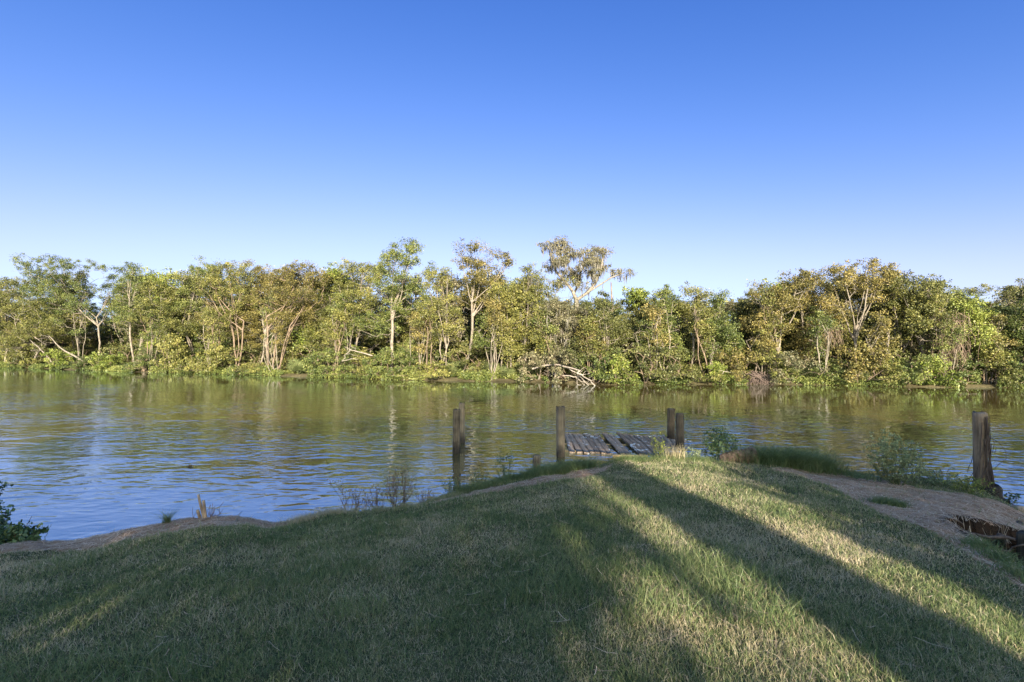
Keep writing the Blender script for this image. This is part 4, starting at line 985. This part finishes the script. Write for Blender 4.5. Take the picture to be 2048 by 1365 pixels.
# ------------------------------------------------------------------ plants on the near bank
def leafy(name, label, cat, X, Y, H, hw, nst, ntip, per, crad, leaf, stem_mat, lmat, tip=.003, lean=(0, 0), group=None, zoff=0., up=1.0, lobes=None, power=2.4):
    gz = max(float(ground_z(X, Y)), -.05)+zoff
    r = empty(name, (X, Y, gz)); tag(r, label, cat, group)
    if lobes is None: lobes = [(lean[0]*t, lean[1]*t, H*t, hw*(.35+.65*math.sin(math.pi*min(1, t*.85))), hw*.8, H*.2) for t in (.3, .5, .7, .82)]
    T = sample_lobes(lobes, ntip, .1); T[:, 2] = np.clip(T[:, 2], .03, H)
    st = [bendline((nr.normal(0, .15)*hw, nr.normal(0, .15)*hw, -.05), (nr.normal(0, .35)*hw+lean[0]*.3, nr.normal(0, .3)*hw, H*nr.uniform(.25, .5)), 4, .05) for _ in range(nst)]
    mb, A = grow(st, T, tip=tip, zmin=0, sides=4, power=power); mb.build("stems", stem_mat, r)
    cb = MB(); leaf_quads(cb, T, per, crad, leaf)
    k = nr.integers(0, len(A), len(T)*2); B = A[k]; B = B[B[:, 2] > H*.15]
    if len(B): leaf_quads(cb, B, max(1, per//4), crad*.6, leaf*.85)
    cb.build("leaves", lmat, r); return r
def at(px, py, z): p = unproj(px, py, z); return p[0], p[1]
# dark shrub at the left edge
leafy("shrub", "dark glossy-leaved shrub cut by the left edge of the view", "shrub", -6.58, 5.8, 1.05, .6, 7, 75, 17, .08, .055, STEM_R, GLOSSY, tip=.003,
      lobes=[(-.25, 0, .90, .25, .3, .14), (.0, 0, .66, .28, .25, .07), (-.1, 0, .5, .3, .3, .05), (.12, -.1, .30, .26, .25, .06), (-.1, 0, .12, .35, .3, .10)])
leafy("shrub", "low dark green shrub sprawling on the bank at the left edge", "shrub", -6.12, 5.55, .30, .5, 7, 80, 22, .08, .055, STEM_R, GLOSSY, tip=.0025, lobes=[(-.3, 0, .16, .5, .3, .12), (.15, 0, .10, .35, .25, .08)])
X_, Y_ = at(1428, 915, .62)
leafy("shrub", "dark small-leaved bush in front of the dock's right end", "shrub", X_, 8.1, .72, .36, 7, 85, 22, .085, .036, STEM_G, GLOSSY, tip=.002)
def wisp(label, px, py, z, H, hw, nst, ntip, per, leaf, sm, lm, group=None, name="weed", dY=0., crad=.05, tip=.0018, power=2.6, lean=(0, 0), lobes=None):
    X_, Y_ = at(px, py, z); Y2 = Y_+dY; X_ = X_*Y2/Y_
    return leafy(name, label, "weed", X_, Y2, H, hw, nst, ntip, per, crad, leaf, sm, lm, tip=tip, group=group, power=power, lean=lean, lobes=lobes)
WG = "weeds along the near bank"
wisp("tall wispy green weed clump, widest on the near bank, left of the bank post", 1790, 975, .56, .80, .42, 24, 240, 12, .026, STEM_G, WEED_PALE, WG, lobes=[(-.15, 0, .70, .18, .2, .12), (-.28, 0, .5, .2, .2, .16), (.05, 0, .5, .3, .25, .2), (.25, 0, .38, .2, .2, .15), (0, 0, .25, .4, .25, .2)])
wisp("yellow-green flowering weed standing in front of the dock", 1318, 925, .70, .45, .17, 5, 40, 10, .022, STEM_G, LEAF['bright'], WG, crad=.035)
wisp("thin dark-stemmed weed left of the bank post", 1885, 955, .52, .32, .18, 4, 22, 4, .018, STEM_R, WEED, WG)
wisp("dark leafy sprig at the water right of the bank post", 2022, 1012, .45, .50, .14, 3, 22, 7, .035, STEM_R, GLOSSY, WG, dY=.2)
wisp("reddish wiry weed hanging over the water left of the two lone pilings", 800, 1012, .45, .62, .28, 12, 95, 3, .020, STEM_R, LEAF['oak'], WG, dY=.12)
wisp("dry tan weed arching out over the water at left centre", 700, 1028, .42, .50, .36, 8, 48, 5, .024, STEM_R, LEAF['tan'], WG, dY=.1, lobes=[(-.22, 0, .42, .12, .1, .05), (-.05, 0, .33, .2, .1, .08), (.1, 0, .22, .2, .1, .12), (.25, 0, .12, .15, .1, .1)])
wisp("thin green weed rising above the bank left of the stump", 1008, 965, .52, .55, .20, 6, 46, 7, .026, STEM_G, WEED, WG, dY=.2)
wisp("small brown weed on the bank in front of the dock's broken planks", 1225, 928, .68, .17, .15, 6, 34, 4, .018, STEM_R, LEAF['oak'], WG, dY=.05)
wisp("low creeping weed at the foot of the bulkhead beam", 1870, 975, .52, .18, .40, 10, 90, 8, .022, STEM_G, WEED, WG)
wisp("yellow-green creeper around the foot of the bank post", 1935, 998, .50, .24, .30, 9, 80, 8, .024, STEM_G, LEAF['bright'], WG)
wisp("ferny weed trailing along the bank below the wispy clump", 1735, 965, .57, .16, .35, 8, 60, 8, .02, STEM_G, WEED, WG)
wisp("single dry seed stalk at the water between the weed masses", 1668, 935, .60, .42, .05, 1, 8, 2, .014, STEM_R, LEAF['tan'], WG, dY=.2)
wisp("green sprig growing from the lip of the washed-out hole", 1912, 1075, .74, .13, .08, 4, 16, 6, .024, STEM_G, LEAF['bright'], WG)
wisp("small dead twig standing on the bare bank right of the canes", 480, 1044, .48, .10, .05, 2, 6, 1, .01, DEADWOOD, LEAF['tan'], WG)

wisp("scraggly green weed on the bank under the lone pilings' reflection", 905, 985, .48, .22, .20, 6, 40, 7, .022, STEM_G, WEED, WG, dY=.1)
wisp("leafy weed among the grass fringe left of the sawn-off stump", 960, 972, .52, .26, .22, 6, 46, 7, .022, STEM_G, WEED, WG, dY=.1)
wisp("brown brittle weed right beside the arching tan weed", 752, 1022, .45, .38, .16, 6, 36, 3, .02, STEM_R, LEAF['tan'], WG, dY=.12)
wisp("tuft of dry reddish weed below the reddish wiry weed", 850, 1006, .46, .20, .18, 7, 40, 4, .018, STEM_R, LEAF['oak'], WG, dY=.08)
wisp("short weed with pale leaves on the crest in front of the sunken planks", 1388, 922, .70, .22, .16, 6, 36, 6, .02, STEM_G, WEED_PALE, WG, dY=.05)
wisp("leggy weed leaning over the water right of the weedy grass mass", 1640, 938, .60, .26, .18, 6, 34, 6, .022, STEM_G, WEED, WG, dY=.1)
def clump(label, pts, n, h0, h1, w, hue_m, hue_s=.12, mat=None, group="taller grass clumps on the near bank", name="grass_clump", lean=(.3, 1.3), spread=.15):
    P = np.array([at(*p) for p in pts]); k = nr.integers(0, len(P), n); x = P[k, 0]+nr.normal(0, spread, n); y = P[k, 1]+nr.normal(0, spread*.7, n)
    mb = MB(); c = P.mean(0); z = ground_z(x, y); ok = z > -.05; x, y, z = x[ok], y[ok], z[ok]; n = len(x)
    z0 = float(ground_z(c[0], c[1]))
    blades(mb, x-c[0], y-c[1], z-z0, nr.uniform(h0, h1, n), nr.uniform(.6, 1.2, n)*w, nr.uniform(*lean, n), np.clip(nr.normal(hue_m, hue_s, n), 0, 1), seg=4)
    o = mb.build(name, mat or GRASS, loc=(c[0], c[1], z0)); tag(o, label, "grass", group); return o
clump("lush green grass mound hiding the foot of the left dock piling", [(1085, 950, .62), (1115, 945, .64), (1140, 940, .65), (1165, 938, .67)], 4200, .10, .24, .006, .18, spread=.16)
clump("soft green grass fringe along the bank below the sawn-off stump", [(940, 980, .52), (980, 972, .54), (1020, 962, .56), (1055, 955, .6)], 3200, .06, .17, .005, .25, spread=.14)
clump("dark green weedy grass mass right of the driftwood log", [(1520, 928, .66), (1545, 925, .66), (1570, 928, .65), (1600, 935, .63), (1625, 938, .62)], 8500, .18, .46, .007, .08, spread=.2)
clump("green grass tuft line in front of the dock", [(1270, 922, .71), (1340, 920, .72), (1400, 924, .7), (1240, 926, .7)], 3600, .05, .15, .005, .2, spread=.16)
clump("dry tan grass stems at the dock's right front", [(1340, 922, .71), (1352, 922, .71), (1362, 922, .71)], 220, .12, .34, .006, .85, spread=.06, lean=(.1, .6))
clump("spiky green tuft on the bare bank left of the canes", [(337, 1046, .45)], 120, .10, .24, .006, .25, spread=.025, lean=(.5, 1.4))
clump("rosy dry grass fringe on the bank at left centre", [(600, 1040, .44), (630, 1034, .46), (665, 1030, .46), (690, 1028, .46)], 2200, .04, .12, .004, .82, spread=.12)
clump("brown dry grass fringe below the lone pilings", [(760, 1024, .46), (820, 1014, .46), (870, 1004, .48), (905, 996, .5)], 1700, .03, .10, .004, .75, spread=.10)
clump("small dark tuft beside the bare path at right", [(1765, 1030, .68), (1785, 1034, .68)], 1100, .04, .12, .005, .1, spread=.08)
clump("green weedy grass bordering the front of the washed-out hole", [(2000, 1135, .84), (2040, 1160, .88), (1960, 1118, .8)], 1200, .04, .12, .006, .15, spread=.09)
clump("green grass along the water edge left of the wispy weed", [(1650, 945, .6), (1690, 950, .59), (1725, 955, .58)], 1500, .04, .12, .005, .2, spread=.12)
SG = "fallen dry stalks on the bare bank"
stick("pale forked dry stalk on the bare path at right", [unproj(1778, 985, .62)+[0, 0, .05], unproj(1790, 993, .62), unproj(1803, 985, .62)+[0, 0, .06]], .004, .003, DEADWOOD, "dry_stalk", SG, "stalk")
stick("upright bent dry stalk below the bank post", [unproj(1942, 1050, .6), unproj(1966, 1005, .56)+[0, 0, .05]], .004, .003, DEADWOOD, "dry_stalk", SG, "stalk")
stick("thin reddish pine needle spray lying on the sunlit grass", [unproj(1535, 1010, .8), unproj(1562, 1008, .8)+[0, 0, .03]], .004, .002, CANE, "dry_stalk", SG, "stalk")
stick("short pale forked twig sticking up on the bank beyond the canes", [unproj(472, 1045, .5), unproj(485, 1025, .5)+[0, 0, .01]], .006, .004, DEADWOOD, "dry_stalk", SG, "stalk")
stick("curved green shoot at the water right of the left-hand shrub", [unproj(94, 1080, .36), unproj(97, 1062, .36), unproj(106, 1048, .36)], .003, .002, STEM_G, "dry_stalk", SG, "stalk")

def fleck(label, px, Y, r_, mat, name, cat):
    mb = MB(); P = sample_lobes([(0, 0, .01, r_, r_*.6, .015)], 26, .1); leaf_quads(mb, P, 2, .02, .05, flat=.3)
    o = mb.build(name, mat, loc=(col(px, Y), Y, .01)); tag(o, label, cat)
fleck("small tan floating leaf scrap alone on the open water at left", 382, 10.1, .045, LEAF['tan'], "floating_leaves", "leaves")
fleck("dark wet leaf scrap lodged at the waterline under the reddish wiry weed", 782, 7.0, .14, LEAF['oak'], "floating_leaves", "leaves")

# ------------------------------------------------------------------ trees behind the viewer that throw the long shade across the lawn
al = math.radians(180-SUN_AZ); ca, sa = math.cos(al), math.sin(al)
def us(u_, s_): return u_*ca - s_*sa, u_*sa + s_*ca          # across / along the light
def shade_tree(label, u_, s_, lobes, rtrunk, zf, per=150, n=150, leaf=.34, crad=.8, hs=.3):
    X, Y = us(u_, s_); gz = float(ground_z(X, Y)); r = empty("shade_tree", (X, Y, gz)); tag(r, label, "tree", "trees behind the lawn")
    T = sample_lobes(lobes, n, .05)
    tb, A = grow([bendline((0, 0, -.3), (0, 0, zf), 6, .004)], T, tip=.02, zmin=zf*.9, sides=6, rmax=rtrunk)
    tb.tube([(0, 0, -.3), (.02, 0, zf*.5), (0, 0, zf)], [rtrunk*1.1, rtrunk, rtrunk*.95], 12)
    tb.build("trunk", BARK_D, r, smooth=True); cb = MB(); leaf_quads(cb, T, per, crad, leaf); cb.build("crown", LEAF['green'], r)
def EL(u_, z_, ru, rz, rs=2.2): return (u_*ca, u_*sa, z_, ru, rs, rz)
def edge_tree(label, u_, s_, rows, rtrunk, far, n, per=60, extra=None):
    """crown whose inner edge leans: rows = (height, across-position of the edge); far = how far the crown runs on from that edge"""
    na = int(math.sqrt(n*1.9)); nb = n//na; n = na*nb; ga, gb_ = np.meshgrid(np.arange(na), np.arange(nb), indexing='ij')
    ga = (ga.ravel()+nr.random(n))/na; gb_ = (gb_.ravel()+nr.random(n))/nb
    zs = [r[0] for r in rows]; z_ = zs[0]-.4+(zs[-1]-zs[0]+.4)*gb_; e = np.interp(z_, zs, [r[1] for r in rows])
    uu = e - u_ + math.copysign(1, far)*(.22 + abs(far)*ga**1.1); ss = nr.uniform(-1.6, 1.6, n)
    T = np.stack([uu*ca-ss*sa, uu*sa+ss*ca, z_], -1)
    X, Y = us(u_, s_); gz = float(ground_z(X, Y)); T[:, 2] -= gz
    r = empty("shade_tree", (X, Y, gz)); tag(r, label, "tree", "trees behind the lawn")
    tb, A = grow([bendline((0, 0, -.3), (0, 0, 2.4), 6, .004)], T[:160], tip=.012, zmin=1.5, sides=6, rmax=rtrunk)
    tb.build("trunk", BARK_D, r, smooth=True); cb = MB(); leaf_quads(cb, T, per, .36, .19)
    if extra: leaf_quads(cb, np.stack([(e_u-u_)*ca, (e_u-u_)*sa, e_z-gz], -1) if False else extra(u_, gz), 6, .26, .17)
    cb.build("crown", LEAF['green'], r)
def sparse(u_, gz):          # thin outer sprays: broken light on the middle of the lawn
    n = 190; uu = nr.uniform(.5, 1.75, n)-u_; z_ = 4.6+4.4*nr.random(n)**.8-gz; z_ = np.where(nr.random(n) < .35, nr.uniform(6.6, 9, n)-gz, z_); ss = nr.uniform(-1, 1, n)
    return np.stack([uu*ca-ss*sa, uu*sa+ss*ca, z_], -1)
edge_tree("broad live oak behind the viewer, casting the shade over the left lawn", -5, -13, [(1.9, .1), (2.7, .2), (3.5, .25), (4.3, .35), (5.1, .5), (5.8, .75), (6.4, 1.0), (6.8, 1.45), (7.2, 2.0), (7.6, 2.6), (8.1, 3.5), (9.5, 3.4)], .4, -14, 13000, 7, extra=sparse)
edge_tree("oak behind the viewer at far right", 8.5, -13, [(2.2, 3.8), (3.2, 3.7), (4.2, 3.6), (5.0, 3.4), (5.8, 3.32), (6.5, 3.95), (7.1, 4.9), (7.5, 5.5), (7.9, 4.4), (8.2, 3.3), (9.1, 3.0), (9.6, 3.0)], .4, 12, 10500, 8)
X, Y = us(2.55, -13); gz = float(ground_z(X, Y)); r = empty("shade_tree", (X, Y, gz)); tag(r, "tall straight trunk behind the viewer's right shoulder", "tree", "trees behind the lawn")
T = sample_lobes([EL(0, 11.6, 2.2, 1.2), EL(-1, 10.8, 1.4, .8)], 50, .1); tb, A = grow([bendline((0, 0, 5), (0, 0, 9.4), 6, .004)], T, tip=.015, zmin=8, sides=6, rmax=.2)
zz = np.array([-.3, .5, 2, 4, 5, 5.6, 6.2, 7, 8, 9.5]); tb.tube(np.stack([0*zz, 0*zz, zz], -1), [.62, .54, .5, .47, .45, .40, .30, .26, .23, .2], 14)
tb.build("trunk", BARK_D, r, smooth=True); cb = MB(); leaf_quads(cb, T, 50, .4, .2); cb.build("crown", LEAF['green'], r)
import sys; print("objects", len(bpy.data.objects), "polys", sum(len(o.data.polygons) for o in bpy.data.objects if o.type == 'MESH'))
